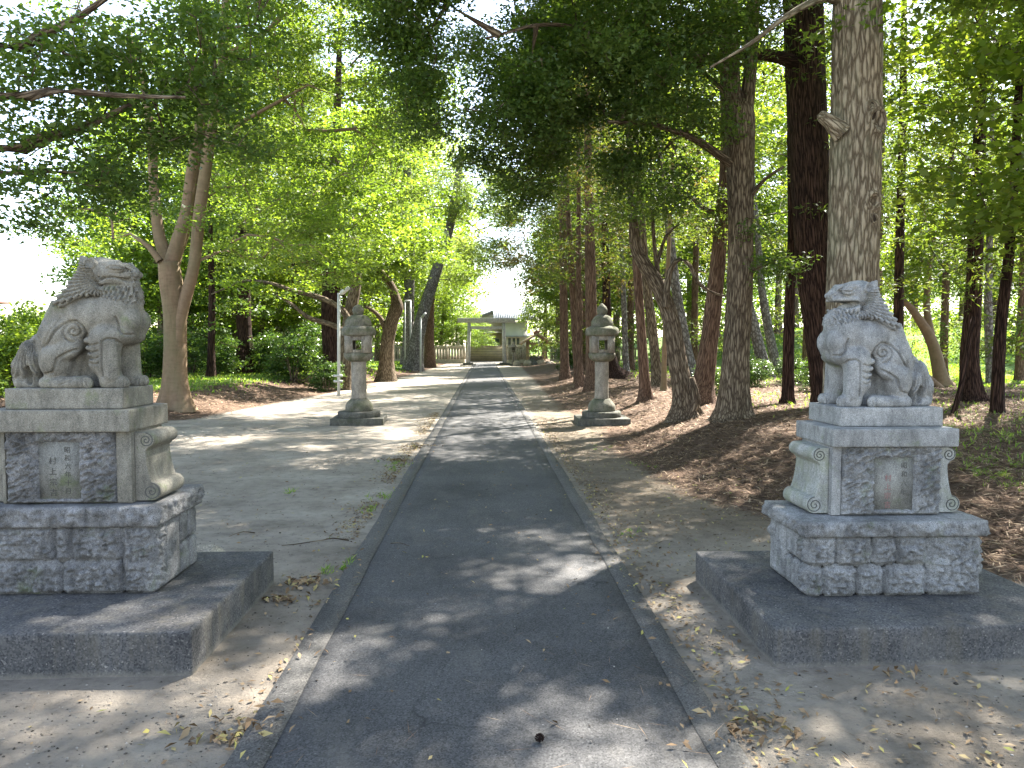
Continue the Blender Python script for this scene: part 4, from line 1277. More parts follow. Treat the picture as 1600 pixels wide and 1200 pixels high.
gk = [o_ for o_ in C.objects if o_.name == 'ginkgo_tree'][0]
for (kx, ky, kw, kh) in ((1358, 176, .055, .105), (1361, 342, .030, .042)):     # old branch scars: a raised lip round a flat disc, the hole's shade put into its colour
    ce = at(1338, ky, Y); q = at(kx, ky, Y-.24); n_ = Vector((q.x-ce.x, q.y-ce.y, 0)).normalized(); rad_ = 74/F*Y/2
    c0 = Vector((ce.x, ce.y, q.z))+n_*(rad_+.004); t_ = Vector((-n_.y, n_.x, 0)); m = MB()
    th = np.linspace(0, 2*np.pi, 33)
    lip = [tuple(c0+t_*(kw*1.25*math.cos(a))+Vector((0, 0, kh*1.2*math.sin(a)))+n_*.012*math.sin(a*2+1)) for a in th]
    m.tube(lip, kw*.42*(1+.25*np.sin(th*3)), 10, cap=False); lipo = m.build('knot_lip', M['bark_grey'], smooth=True); local(lipo, gk.location); lipo.parent = gk
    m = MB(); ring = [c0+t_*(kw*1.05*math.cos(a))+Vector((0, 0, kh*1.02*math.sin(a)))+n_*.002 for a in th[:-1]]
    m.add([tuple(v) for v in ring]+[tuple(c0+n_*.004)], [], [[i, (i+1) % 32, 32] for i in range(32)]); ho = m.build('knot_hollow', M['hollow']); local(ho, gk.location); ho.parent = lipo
    ho.location = (0, 0, 0)

# dark red-barked trunk left of it
make_tree('cedar_tree', 'dark red-brown leaning trunk just left of the thick grey trunk', M['bark_dark'], M['leaf_mid'],
    [px_stem([(1297, 655, 60), (1294, 610, 48), (1283, 500, 54), (1272, 400, 56), (1262, 200, 59), (1255, 0, 60), (1250, -150, 56), (1245, -400, 44)], 14),
     px_stem([(1262, 120, 20), (1235, 95, 20, 13.8), (1170, 85, 16, 13.4), (1090, 100, 11, 12.8), (1020, 140, 7, 12.2), (960, 170, 4, 12)], 14)],
    [wb(5.5, 15.5, 11.5, 4.2, 3.8, 2.2, 130), wb(2.0, 15.5, 11.6, 4.2, 4.0, 1.4, 280), wb(-1.8, 13.5, 10.6, 3.8, 3.6, 1.2, 230), wb(2.2, 20.5, 13.2, 5.0, 3.6, 1.2, 260), wb(-2.5, 18.5, 12.5, 3.4, 3.4, 1.1, 150)], per=95, lsize=.10, spread=.60, flat=.35, seed=41, twig=.013, flare=.3, fis=.02, nseg=64, step=.06, zmin=5)  # high crown masses out of view, added to shade the sand and path

# the forked tree whose boughs hang over the path
Y = 12.4
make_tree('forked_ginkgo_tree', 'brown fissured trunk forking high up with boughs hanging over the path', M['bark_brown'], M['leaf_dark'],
    [px_stem([(1147, 662, 60), (1147, 640, 46), (1150, 560, 41), (1156, 440, 40), (1157, 330, 39), (1156, 250, 44), (1156, 190, 46), (1154, 165, 40)], Y),
     px_stem([(1150, 190, 24), (1146, 120, 20), (1142, 0, 18), (1140, -150, 15)], Y), px_stem([(1164, 185, 24), (1172, 110, 20), (1178, 0, 20), (1185, -160, 16)], Y),
     px_stem([(1140, 250, 16), (1133, 180, 14), (1130, 60, 13), (1128, -80, 10)], Y+.6),
     px_stem([(1150, 262, 18), (1120, 240, 14, 12.2), (1080, 215, 11, 11.8), (1020, 195, 8, 11.4), (950, 190, 5, 11)], Y),
     px_stem([(1146, 110, 18), (1100, 90, 15, 12), (1050, 72, 12, 11.5), (980, 60, 9, 11), (860, 38, 6, 10.4), (760, 60, 4, 10)], Y),
     px_stem([(1130, 140, 8), (1080, 100, 6, 12.8), (1040, 95, 4, 13)], Y+.5),
     px_stem([(1163, 430, 7), (1200, 410, 5, 12), (1240, 400, 3, 11.8)], Y), px_stem([(1170, 310, 9), (1195, 280, 6, 12), (1225, 260, 4, 11.8)], Y)],
    [blob(690, 50, 10.2, 1.0, 1.1, .85, 66), blob(800, 90, 10.4, 1.3, 1.2, .95, 100), blob(930, 90, 10.8, 1.4, 1.3, .9, 110), blob(1050, 60, 11.4, 1.3, 1.2, .9, 80), blob(870, 160, 11.4, 1.3, .8, .8, 60),
     blob(680, 160, 10.4, .55, .6, .50, 22), blob(790, 200, 10.8, 1.0, 1.0, .65, 48), blob(930, 210, 11.2, 1.3, 1.1, .60, 56), blob(1050, 190, 11.8, 1.0, 1.0, .6, 34),
     blob(810, 290, 12, .7, .8, .45, 26), blob(900, 270, 12, .9, .8, .45, 34), blob(990, 290, 12, 1.1, .8, .5, 36), blob(1010, -60, 11, 3.0, 2.2, 1.0, 160), blob(760, -70, 10, 2.2, 2.0, .8, 150), blob(735, 10, 10.5, .8, .8, .5, 34), blob(770, 30, 14, 1.5, 1.4, .8, 80), blob(850, 0, 13, 1.4, 1.2, .6, 60), blob(820, 60, 12.2, 1.2, 1.0, .5, 50), blob(640, -30, 10.5, .9, .9, .5, 40),
     blob(1230, 340, 11.6, .5, .5, .22, 10), blob(1210, 420, 11.8, .4, .4, .2, 7), wb(4.5, 13.0, 9.5, 2.6, 2.6, 2.2, 110), wb(-.5, 11.5, 8.8, 3.0, 3.0, .9, 80)],
    per=110, lsize=.068, spread=.42, flat=.40, seed=51, style='fan', twig=.010, flare=.4, fis=.016, nseg=64, step=.06, ripple=.06, bias=.25, zmin=3.5)

# leaning red-barked tree
make_tree('leaning_cedar_tree', 'reddish leaning trunk between the forked trunk and the twisted one', M['bark_red'], M['leaf_conifer'],
    [px_stem([(1093, 628, 44), (1098, 600, 32), (1106, 550, 29), (1118, 450, 25), (1127, 350, 22), (1133, 270, 19), (1138, 150, 16), (1142, -50, 12)], 15.2),
     px_stem([(1132, 330, 10), (1115, 332, 9), (1095, 322, 7), (1072, 300, 5)], 15)],
    [wb(5.2, 15.5, 7.8, 2.0, 2.0, 1.6, 60), blob(1110, 330, 15, .5, .5, .6, 10)], per=90, lsize=.12, spread=.5, flat=.3, style='needle', seed=61, twig=.011, flare=.35, fis=.015, nseg=40)

# twisted tree with bare drooping branch
Y = 13.6
make_tree('twisted_tree', 'twisted grey-brown trunk with a bare drooping branch near the right stone lantern', M['bark_brown'], M['leaf_conifer'],
    [px_stem([(1072, 648, 46), (1068, 620, 31), (1058, 560, 28), (1048, 500, 26), (1030, 450, 24), (1008, 415, 22), (993, 385, 18), (990, 340, 14), (986, 300, 10)], Y),
     px_stem([(1040, 480, 12), (1046, 425, 9), (1062, 405, 7), (1078, 415, 6), (1090, 440, 6), (1108, 455, 5), (1130, 462, 3), (1165, 468, 2)], Y-.2),
     px_stem([(1030, 440, 8), (1022, 380, 6), (1018, 300, 5), (1016, 230, 3)], Y), px_stem([(1025, 420, 7), (1040, 370, 5), (1062, 350, 3)], Y+.2),
     px_stem([(1078, 650, 18), (1088, 625, 14), (1080, 590, 10)], Y-.2)],
    [blob(1000, 290, 13.5, .9, .8, .5, 26), blob(1040, 330, 14, .8, .8, .4, 14), blob(960, 340, 14, .7, .8, .4, 14)], per=45, lsize=.09, spread=.45, style='needle', seed=71, twig=.007, flare=.5, fis=.012, nseg=40, zmin=1.6)

def slim(name, label, bark, pts, Y, leafm, z0, z1, r0, r1, n, per=45, ls=.12, seed=1, group='slim conifers right of the path', sp=.5, fl=.35, style='needle', dY=0):
    P, r = px_stem(pts, Y, dY)
    top = P[-1]; d = (P[-1]-P[-2]); d = d/max(d[2], .1)
    if top[2] < z1: P = np.vstack([P, top+d*(z1-top[2])]); r = np.append(r, .03)
    Pz = P.copy(); Pz = Pz[np.argsort(Pz[:, 2])]
    return make_tree(name, label, bark, leafm, [(P, r)], conifer_targets(Pz, z0, z1, r0, r1, n), per=per, lsize=ls, spread=sp, flat=.22, style=style, seed=seed,
                     group=group, flare=fl, fis=.008, nseg=24, twig=.009, bias=.1, sag=.06, zmin=max(1.2, z0-1.0), droop=.35)

slim('conifer_tree', 'slim dark straight trunk standing between the forked trunk and the dark red trunk', M['bark_dark'], [(1230, 645, 24), (1231, 620, 18), (1233, 500, 17), (1238, 370, 14), (1236, 250, 12)], 15.2, M['leaf_conifer'], 4.2, 12, 2.0, .6, 90, seed=81)
slim('conifer_tree', 'slim reddish trunk leaning left beside the twisted tree', M['bark_red'], [(1010, 630, 24), (1008, 605, 17), (1002, 520, 15), (994, 400, 13), (990, 330, 11)], 17.2, M['leaf_brownish'], 4.6, 13, 2.0, .6, 90, seed=82)
slim('conifer_tree', 'thick-based red-brown conifer standing alone at the right behind the open-mouth lion', M['bark_dark'], [(1521, 642, 40), (1520, 620, 30), (1515, 560, 27), (1520, 480, 25), (1528, 300, 20), (1533, 100, 16), (1535, -60, 12)], 15.4, M['leaf_conifer'], 2.9, 13, 2.6, .8, 230, per=60, seed=83, fl=.5)
slim('conifer_tree', 'slim conifer leaning right near the right edge of the photo', M['bark_dark'], [(1557, 670, 28), (1558, 650, 20), (1563, 520, 17), (1578, 380, 15), (1590, 180, 12), (1598, 0, 10)], 12.8, M['leaf_conifer'], 2.6, 11, 2.2, .8, 190, per=60, seed=84)
slim('conifer_tree', 'slim dark conifer seen just right of the open-mouth lion\'s head', M['bark_dark'], [(1404, 640, 24), (1404, 600, 17), (1404, 480, 15), (1406, 380, 14), (1410, 200, 12), (1412, 60, 10)], 18, M['leaf_conifer'], 3.6, 14, 2.4, .7, 170, per=60, seed=85)
slim('conifer_tree', 'pale slim trunk just behind the red-brown conifer at the right', M['bark_pine'], [(1549, 612, 16), (1547, 560, 13), (1544, 480, 12), (1546, 380, 10)], 23, M['leaf_mid'], 5, 13, 2.4, .8, 100, per=60, ls=.13, seed=86, style='broad')
slim('conifer_tree', 'red-barked pair-mate trunk directly behind the right stone lantern', M['bark_red'], [(927, 600, 26), (925, 585, 19), (924, 500, 18), (922, 400, 17)], 23, M['leaf_conifer'], 4.2, 15, 2.4, .7, 150, per=55, ls=.15, seed=87, sp=.6)
slim('conifer_tree', 'thin red trunk just left of the right stone lantern', M['bark_red'], [(906, 595, 14), (905, 580, 10), (904, 480, 9), (904, 400, 8)], 25, M['leaf_conifer'], 4.2, 14, 2.2, .7, 130, per=55, ls=.15, seed=88, sp=.6)
slim('conifer_tree', 'dark red trunk nearest the little roofed well, right of the gate', M['bark_red'], [(883, 585, 18), (882, 570, 14), (881, 480, 13), (880, 400, 12)], 31, M['leaf_conifer'], 4.6, 15, 2.3, .8, 170, per=55, ls=.19, seed=89, sp=.75)
slim('conifer_tree', 'slim grey trunk right of the right stone lantern', M['bark_pine'], [(979, 585, 13), (978, 570, 10), (975, 480, 9), (972, 400, 8)], 31, M['leaf_conifer'], 4.6, 14, 2.4, .8, 110, per=55, ls=.19, seed=90, sp=.75)
slim('conifer_tree', 'brown trunk leaning left between the slim reddish trunk and the twisted tree', M['bark_brown'], [(1028, 602, 22), (1026, 585, 16), (1020, 520, 15), (1010, 440, 13), (1004, 360, 11)], 22, M['leaf_brownish'], 5, 14, 2.4, .8, 110, per=55, ls=.15, seed=91, sp=.6)
slim('conifer_tree', 'thin mossy pole-like trunk left of the twisted tree\'s foot', M['bark_smooth'], [(1037, 615, 14), (1037, 600, 9), (1039, 520, 8), (1043, 430, 7)], 19.5, M['leaf_mid'], 5, 11, 1.8, .7, 60, per=55, ls=.12, seed=92, style='broad')
slim('conifer_tree', 'pale grey trunk leaning left seen behind the twisted tree', M['bark_pine'], [(1082, 590, 22), (1078, 570, 17), (1068, 520, 16), (1056, 450, 15), (1048, 380, 13)], 25, M['leaf_mid'], 5.5, 15, 2.6, .8, 110, per=55, ls=.15, seed=93, sp=.6, style='broad')
slim('conifer_tree', 'trunk far back leaning left, seen left of the slim dark straight trunk', M['bark_pine'], [(1200, 585, 20), (1188, 550, 18), (1178, 510, 16), (1166, 460, 14), (1160, 400, 12)], 27, M['leaf_mid'], 6, 15, 2.8, .8, 110, per=55, ls=.17, seed=94, sp=.65, style='broad')
slim('conifer_tree', 'second far trunk leaning left, close to the slim dark straight trunk', M['bark_pine'], [(1218, 580, 18), (1208, 550, 15), (1198, 500, 14), (1190, 450, 12), (1186, 400, 10)], 30, M['leaf_mid'], 6, 15, 2.8, .8, 110, per=55, ls=.17, seed=95, sp=.65, style='broad')
slim('conifer_tree', 'dark trunk behind the right stone lantern, leaning onto a wide root', M['bark_dark'], [(966, 590, 34), (958, 575, 18), (952, 540, 14), (948, 480, 13), (946, 400, 12)], 27, M['leaf_conifer'], 4.2, 15, 2.6, .8, 150, per=55, ls=.17, seed=96, sp=.7)
# far right leaning pair on the grass
make_tree('leaning_field_tree', 'mossy leaning trunk on the bright grass bank right of the open-mouth lion', M['bark_smooth'], M['leaf_mid'],
    [px_stem([(1475, 615, 26), (1470, 590, 20), (1458, 540, 17), (1440, 505, 14), (1420, 478, 10), (1402, 462, 7)], 21), px_stem([(1456, 530, 12), (1448, 480, 10), (1452, 420, 8), (1462, 360, 6)], 21.3),
     px_stem([(1476, 612, 12), (1440, 580, 9), (1415, 550, 8), (1395, 520, 6)], 20.7)],
    [blob(1450, 380, 21, 1.8, 1.6, .9, 46), blob(1400, 440, 21, .9, 1, .5, 12), blob(1500, 300, 22, 2.0, 2, 1.2, 50)], per=70, lsize=.12, spread=.55, style='broad', seed=101, twig=.011, flare=.4, zmin=1.2)
# dead leaning pole
mbp = MB(); P, r = px_stem([(1487, 670, 9), (1500, 610, 8.5), (1512, 545, 8), (1521, 495, 6)], 12.6); P[0][2] = Hs(P[0][0], P[0][1])-.05; mbp.tube(*resample(P, r, .15), n=8)
o = mbp.build('leaning_dead_stem', M['bark_dark'], smooth=True); tag(o, 'thin dead stem leaning against the red-brown conifer at the right', 'dead tree')

# left side, further back
slim('conifer_tree', 'half-dry brownish conifer crown hanging beside the sky gap above the path', M['bark_red'], [(905, 590, 16), (898, 500, 12), (893, 420, 10)], 27.5, M['leaf_brownish'], 3.8, 13, 3.0, .9, 200, per=60, ls=.16, seed=97, sp=.65)
Y = 32.0
make_tree('crooked_tree', 'crooked trunk with a knot on the lit grass right of the left stone lantern', M['bark_brown'], M['leaf_light'],
    [px_stem([(603, 584, 28), (604, 565, 22), (606, 530, 20), (614, 495, 20), (620, 480, 20), (617, 462, 14), (610, 445, 13), (597, 428, 11), (585, 410, 8)], Y),
     px_stem([(604, 520, 10), (596, 500, 8), (586, 488, 6), (570, 478, 4)], Y)],
    [blob(590, 410, 31, 1.9, 1.6, .9, 46), blob(560, 440, 30.5, 1.2, 1.1, .5, 22), blob(640, 380, 31, 2.0, 1.8, 1.2, 46), blob(590, 330, 31, 2.6, 2.2, 1.4, 60)], per=70, lsize=.15, spread=.7, flat=.25, seed=111, twig=.015, flare=.4, fis=.01, zmin=1.6)
Y = 26.0
make_tree('branching_tree', 'trunk hidden by the left stone lantern with bare limbs reaching left', M['bark_brown'], M['leaf_light'],
    [px_stem([(541, 606, 26), (541, 580, 22), (542, 530, 21), (549, 480, 20), (556, 440, 17), (556, 400, 14), (548, 340, 10)], Y),
     px_stem([(546, 500, 12), (530, 480, 9), (500, 465, 8), (460, 455, 6), (420, 442, 5), (380, 440, 4), (330, 460, 2)], Y-.6),
     px_stem([(544, 520, 9), (520, 508, 8), (480, 495, 7), (460, 478, 5), (430, 460, 3)], Y-.9)],
    [blob(560, 360, 25, 2.0, 1.8, 1.1, 52), blob(500, 330, 26, 2.2, 2, 1.1, 46), blob(610, 300, 26, 2.2, 2.0, 1.4, 52), blob(400, 440, 25.2, 1.6, .7, .4, 10), blob(560, 240, 26, 3, 2.6, 1.6, 80)], per=80, lsize=.13, spread=.65, flat=.25, seed=121, twig=.013, flare=.3, zmin=2.0)
slim('conifer_tree', 'big dark red trunk left of the white lamp pole', M['bark_dark'], [(524, 590, 36), (521, 560, 30), (517, 500, 29), (518, 440, 27), (520, 380, 25)], 30, M['leaf_conifer'], 6, 16, 3.0, .9, 120, per=55, ls=.17, seed=131, group='dark conifers left of the path', sp=.7)
slim('conifer_tree', 'broad double dark trunk behind the lawn at the left', M['bark_dark'], [(384, 590, 34), (383, 565, 26), (382, 530, 24), (380, 470, 22)], 30, M['leaf_conifer'], 3.6, 15, 3.0, .9, 190, per=60, ls=.17, seed=132, group='dark conifers left of the path', sp=.7)
slim('conifer_tree', 'slender dark trunk behind the broad double trunk at the left', M['bark_brown'], [(370, 585, 14), (370, 550, 12), (368, 500, 11), (366, 440, 10)], 33, M['leaf_conifer'], 4, 14, 2.6, .9, 130, per=55, ls=.19, seed=133, group='dark conifers left of the path', sp=.7)
slim('conifer_tree', 'dark conifer behind the shrub at the centre left', M['bark_dark'], [(463, 575, 16), (462, 520, 14), (461, 450, 12), (460, 380, 10)], 36, M['leaf_conifer'], 4, 17, 3.4, .9, 190, per=60, ls=.2, seed=134, group='dark conifers left of the path', sp=.8)
slim('conifer_tree', 'dark conifer between the smooth-barked tree and the broad double trunk', M['bark_dark'], [(330, 600, 14), (330, 550, 11), (331, 480, 10), (330, 420, 9)], 27, M['leaf_dark'], 1.2, 8, 2.2, .9, 170, per=60, ls=.15, seed=135, group='dark conifers left of the path', sp=.6, style='broad')
def pine(label, pts, Y, blobs, seed, bark='bark_pine', leaf='leaf_pine'):
    return make_tree('pine_tree', label, M[bark], M[leaf], [px_stem(pts, Y)], blobs, per=70, lsize=.22, spread=.85, flat=.35, style='needle', seed=seed, group='pines near the stone gate', twig=.018, flare=.3, fis=.02, zmin=3.5, bias=.15)
pine('grey pine trunk leaning right on the lawn left of the stone gate', [(645, 566, 30), (652, 530, 22), (664, 480, 19), (680, 430, 17), (696, 380, 15), (706, 340, 14), (714, 290, 12), (722, 230, 9)], 45,
     [blob(715, 300, 45, 3.2, 2.4, 1.6, 40), blob(690, 220, 45, 4, 3, 1.8, 60), blob(762, 330, 44, 2.0, 1.5, 1.3, 60), blob(790, 290, 42, 1.5, 1.5, 1.2, 40), blob(775, 395, 43, 1.4, 1.5, 1.0, 30), blob(745, 380, 47, 1.4, 1.5, 1.3, 36), blob(650, 300, 44, 2.6, 2, 1.3, 26), blob(720, 420, 47, 1.8, 1.6, 1.0, 14)], 141)
pine('upright grey pine trunk behind the leaning one left of the stone gate', [(637, 562, 22), (638, 530, 18), (639, 460, 17), (640, 400, 16), (638, 320, 14), (636, 240, 11)], 48,
     [blob(640, 260, 48, 4, 3, 2.2, 60), blob(600, 350, 48, 3, 2.4, 1.8, 36), blob(680, 380, 50, 2.4, 2, 1.6, 26)], 142)
pine('short reddish trunk at the stone fence left of the gate', [(671, 560, 18), (671, 530, 15), (672, 490, 13), (676, 430, 10)], 52,
     [blob(690, 440, 53, 3.0, 2.4, 2.0, 50), blob(660, 390, 52, 2.6, 2.4, 1.6, 36)], 143, 'bark_red', 'leaf_light')
# ------------------------------------------------------------------ stone lanterns
M['white_paint'] = m_plain('weathered_white_paint', (.50, .50, .48), .6, .12)
M['pole_grey'] = m_plain('grey_pole', (.42, .42, .41), .6, .12)
M['fence_stone'] = granite('fence_stone', (.42, .37, .29), (.22, .19, .15), .1, 120, .3, .3)
M['wall_block'] = m_plain('wall_block', (.30, .25, .17), .9, .2, 3)
M['plaster_beige'] = m_plain('plaster_beige', (.50, .42, .30), .85, .08, 2)
M['plaster_white'] = m_plain('plaster_white', (.52, .50, .47), .85, .06, 2)
M['roof_tile'] = m_plain('roof_tile_grey', (.26, .28, .31), .6, .15, 3)
M['roof_red'] = m_plain('roof_red', (.30, .12, .11), .7, .15, 3)
M['teal'] = m_plain('teal_cladding', (.28, .55, .58), .5, .08, 2)
M['wood_old'] = m_plain('weathered_wood', (.34, .26, .17), .85, .25, 5)
M['wood_roof'] = m_plain('bark_roof', (.26, .19, .13), .9, .25, 5)
M['dark_rock'] = granite('dark_rock', (.16, .155, .145), (.05, .05, .045), .4, 120, .8, .5)
M['glass_dark'] = m_plain('window_glass', (.10, .12, .13), .15, .05)
M['wire_black'] = m_plain('wire_black', (.02, .02, .02), .6, .0)

def lantern(c, label, dims, mats, rz, pointed):
    d = dims; root = empty('stone_lantern', (c[0], c[1], 0), label, 'stone lantern', 'pair of stone lanterns', rz)
    def part(mb, name, mat, bevel=0, smooth=False, rough=.004, seed=0, sc=14):
        o = mb.build(name, mat, root, smooth, bevel)
        me = o.data; n = len(me.vertices); co = np.zeros(n*3, np.float32); me.vertices.foreach_get('co', co); co = co.reshape(-1, 3)
        co += rough*np.stack([fbm(co*sc+seed, 3, 1), fbm(co*sc+seed, 3, 2), fbm(co*sc+seed, 3, 3)], -1)
        me.vertices.foreach_set('co', co.ravel()); me.update(); return o
    w = d['base']/2
    def gb(lo, hi, h=.05):
        m = MB(); V, Q = grid_box(lo, hi, h); m.add(V, Q); return m
    part(gb((-w, -w*.92, -.05), (w, w*.92, .135)), 'base_slab', mats[2], .012, rough=.008)
    def ring(prof, n=40, rot=0, sub=5):
        P = np.array(prof, float); out = []
        for a, b in zip(P[:-1], P[1:]):
            k = max(1, int(np.hypot(*(b-a))/.03))
            for t in np.linspace(0, 1, k, endpoint=False): out.append(a+(b-a)*t)
        out.append(P[-1]); m = MB(); m.lathe(out, n=n, rot=rot); return m
    st = d['step']/2
    part(ring([(st*.98, .13), (st, .15), (st, .225), (st*.96, .25), (0.05, .255)]), 'lower_step', mats[2], rough=.008)
    ft = d['foot']/2
    part(ring([(ft, .25), (ft*1.0, .36), (ft*.93, .40), (ft*.80, .45), (ft*.62, .495), (.05, .50)]), 'foot', mats[0], rough=.012, sc=9)
    sh = d['shaft']/2
    part(ring([(sh*1.03, .49), (sh, .60), (sh*.98, .9), (sh*1.0, 1.25)], 32), 'shaft', mats[1], rough=.004, smooth=True)
    pl = d['bowl']/2
    part(ring([(sh*1.1, 1.235), (pl*.80, 1.262), (pl*.96, 1.31), (pl, 1.36), (pl*.98, 1.405), (pl*.6, 1.41), (.05, 1.41)]), 'platform', mats[0], rough=.007)
    # light chamber, open through from front to back
    q = d['chamber']/2; t = .055; z0, z1 = 1.408, 1.745; ww, wz0, wz1 = .085, 1.47, 1.655
    m = MB()
    ch = .03
    m.box((-q, -q+t, z0), (-q+t, q-t, z1)); m.box((q-t, -q+t, z0), (q, q-t, z1))
    for ya, yb in ((-q, -q+t), (q-t, q)):
        m.box((-q+ch*.2, ya, z0), (-ww, yb, z1)); m.box((ww, ya, z0), (q-ch*.2, yb, z1)); m.box((-ww, ya, z0), (ww, yb, wz0)); m.box((-ww, ya, wz1), (ww, yb, z1))
    lc = m.build('light_chamber', mats[1], root)
    m = MB(); f = .018; yf = -q-.010
    m.box((-ww-f, yf, wz0-f), (-ww, -q+.004, wz1+f)); m.box((ww, yf, wz0-f), (ww+f, -q+.004, wz1+f)); m.box((-ww, yf, wz0-f), (ww, -q+.004, wz0)); m.box((-ww, yf, wz1), (ww, -q+.004, wz1+f))
    m.build('window_frame', mats[1], lc)
    e = d['eave']/2; dm = d['dome']/2
    part(ring([(e*.90, 1.742), (e*.985, 1.76), (e, 1.80), (e, 1.865), (e*.93, 1.90), (dm*1.05, 1.935)], 48), 'roof_eave', mats[0], rough=.014, sc=9)
    part(ring([(dm*1.02, 1.925), (dm, 1.99), (dm*.93, 2.06), (dm*.76, 2.12), (dm*.5, 2.155), (.05, 2.165)], 40), 'roof_dome', mats[0], rough=.016, sc=9)
    fi = d['fin']/2
    pr = [(fi*.85, 2.150), (fi*.88, 2.19), (fi*1.0, 2.215), (fi*1.02, 2.26), (fi*.85, 2.31), (fi*.45, 2.345), (.01, 2.36 if not pointed else 2.385)]
    part(ring(pr, 28), 'finial', mats[0], rough=.008)
    return root
lantern((-2.50, 14.75), 'mossy stone lantern standing on the sand left of the path',
        dict(base=1.02, step=.84, foot=.54, shaft=.30, bowl=.58, chamber=.50, eave=.68, dome=.52, fin=.225), (M['lantern_mossy'], M['lantern_stone'], M['lantern_dark']), .05, False)
lantern((2.33, 14.55), 'mossy stone lantern with pointed finial right of the path',
        dict(base=1.02, step=.78, foot=.54, shaft=.275, bowl=.53, chamber=.46, eave=.66, dome=.43, fin=.21), (M['lantern_mossy'], M['lantern_stone'], M['lantern_dark']), -.03, True)

# ------------------------------------------------------------------ stone gate
YG = 58.0
pl_, pr_ = at(731.5, 566, YG), at(788.5, 568, YG)
gc = ((pl_.x+pr_.x)/2, YG, 0)
root = empty('stone_gate', gc, 'plain grey stone shrine gate spanning the far end of the path', 'gate')
hw = (pr_.x-pl_.x)/2; zt = at(760, 497, YG).z
for sg in (-1, 1):
    m = MB(); m.lathe([(.165, -.05), (.150, 1.5), (.135, zt-.28)], n=20)
    V = m.V[0]; V[:, 0] += sg*(hw - .10*V[:, 2]/zt); m.build('pillar', M['torii_stone'], root, True)
    m = MB(); m.box((sg*hw-.62, -.55, -.05), (sg*hw+.62, .55, .09)); m.box((sg*hw-.40, -.38, .09), (sg*hw+.40, .38, .20)); m.build('footing', M['lantern_dark'], root, bevel=.02)
m = MB(); m.box((-2.26, -.20, zt-.36), (2.26, .20, zt)); m.build('top_beam', M['torii_stone'], root, bevel=.02)
zn = at(760, 512, YG).z
m = MB(); m.box((-hw+.2, -.10, zn-.12), (hw-.2, .10, zn+.11)); m.build('tie_beam', M['torii_stone'], root, bevel=.01)

# ------------------------------------------------------------------ fences and walls at the far end
def stone_fence(x0, x1, y, z0, zt, label, n, y1=None, grp=None):
    y1 = y if y1 is None else y1
    L = math.hypot(x1-x0, y1-y); rz = math.atan2(y1-y, x1-x0)
    root = empty('stone_fence', (x0, y, z0), label, 'fence', grp, rz)
    m = MB(); m.box((0, -.22, -.4), (L, .22, .32)); m.build('retaining_course', M['fence_stone'], root, bevel=.02)
    m = MB(); m.box((0, -.10, zt-z0-.2), (L, .10, zt-z0)); m.build('top_rail', M['fence_stone'], root, bevel=.015)
    for i in range(n):
        x = .12+(L-.24)*i/(n-1); w = .12 if i % 6 == 0 or i == n-1 else .085
        m = MB(); m.box((x-w, -w, .32), (x+w, w, zt-z0-(.2 if i % 6 and i != n-1 else -.12))); m.build('baluster', M['fence_stone'], root)
    return root
xl = at(590, 550, 66).x; xr = at(727, 550, 64).x
stone_fence(xl, xr, 66, .05, 1.52, 'sunlit stone balustrade running left from the stone gate', 31, 64)
stone_fence(at(793, 550, 64).x, at(826, 550, 65).x, 64, .0, 1.5, 'short stone balustrade between the stone gate and the roofed well', 9, 65)
stone_fence(at(860, 550, 62).x, at(1010, 550, 60).x, 62, .1, 1.4, 'stone balustrade glimpsed between the trunks right of the roofed well', 31, 60)
wa, wb_ = at(734, 550, 72).x, at(790, 550, 72).x
root = empty('block_wall', ((wa+wb_)/2, 72, 0), 'low brown block wall seen through the stone gate', 'wall')
m = MB(); m.box((-(wb_-wa)/2-1, -.1, -.1), ((wb_-wa)/2+1, .1, 1.46)); m.build('wall_body', M['wall_block'], root)
for k in range(1, 6):
    m = MB(); z = 1.46*k/6; m.box((-(wb_-wa)/2-1, -.112, z-.012), ((wb_-wa)/2+1, -.1, z+.012)); m.build('course_joint', M['mortar'], root)
m = MB(); m.box((-(wb_-wa)/2-1.05, -.14, 1.462), ((wb_-wa)/2+1.05, .14, 1.55)); m.build('coping', M['fence_stone'], root)

# ------------------------------------------------------------------ house beyond the gate
YH = 86.0
h0, h1 = at(728, 540, YH).x, at(792, 540, YH).x
root = empty('house', ((h0+h1)/2, YH, 0), 'beige house with grey tiled roof beyond the stone gate', 'house'); cx = (h0+h1)/2; hwid = (h1-h0)/2
m = MB(); m.box((-hwid, 0, -.1), (hwid, 8, 4.3)); m.build('wall', M['plaster_beige'], root)
m = MB(); m.prism([(-hwid-.1, 4.3), (hwid+.1, 4.3), (.6, 5.44)], .02, 7.9); m.build('gable', M['plaster_white'], root)
rf = empty('roof', (0, 0, 0)); rf.parent = root
bpy.data.objects.remove(rf)
m = MB()
m.prism([(-hwid-.5, 4.15), (.6, 5.65), (.6, 5.45), (-hwid-.5, 3.95)], -.5, 8.5); m.prism([(.6, 5.65), (hwid+.7, 4.25), (hwid+.7, 4.05), (.6, 5.45)], -.5, 8.5)
m.build('roof', M['roof_tile'], root)
m = MB(); wx = at(769, 535, YH).x-cx; m.box((wx-.9, -.05, 1.2), (wx+.9, .02, 2.4)); w = m.build('window', M['plaster_white'], root)
for k in range(2):
    m = MB(); m.box((wx-.82+.84*k, -.07, 1.28), (wx-.04+.84*k, -.052, 2.32)); m.build('pane', M['glass_dark'], w)
m = MB(); m.box((-hwid-.1, -1.0, 3.0), (hwid+.2, -.02, 3.12)); m.build('canopy', M['plaster_white'], root)
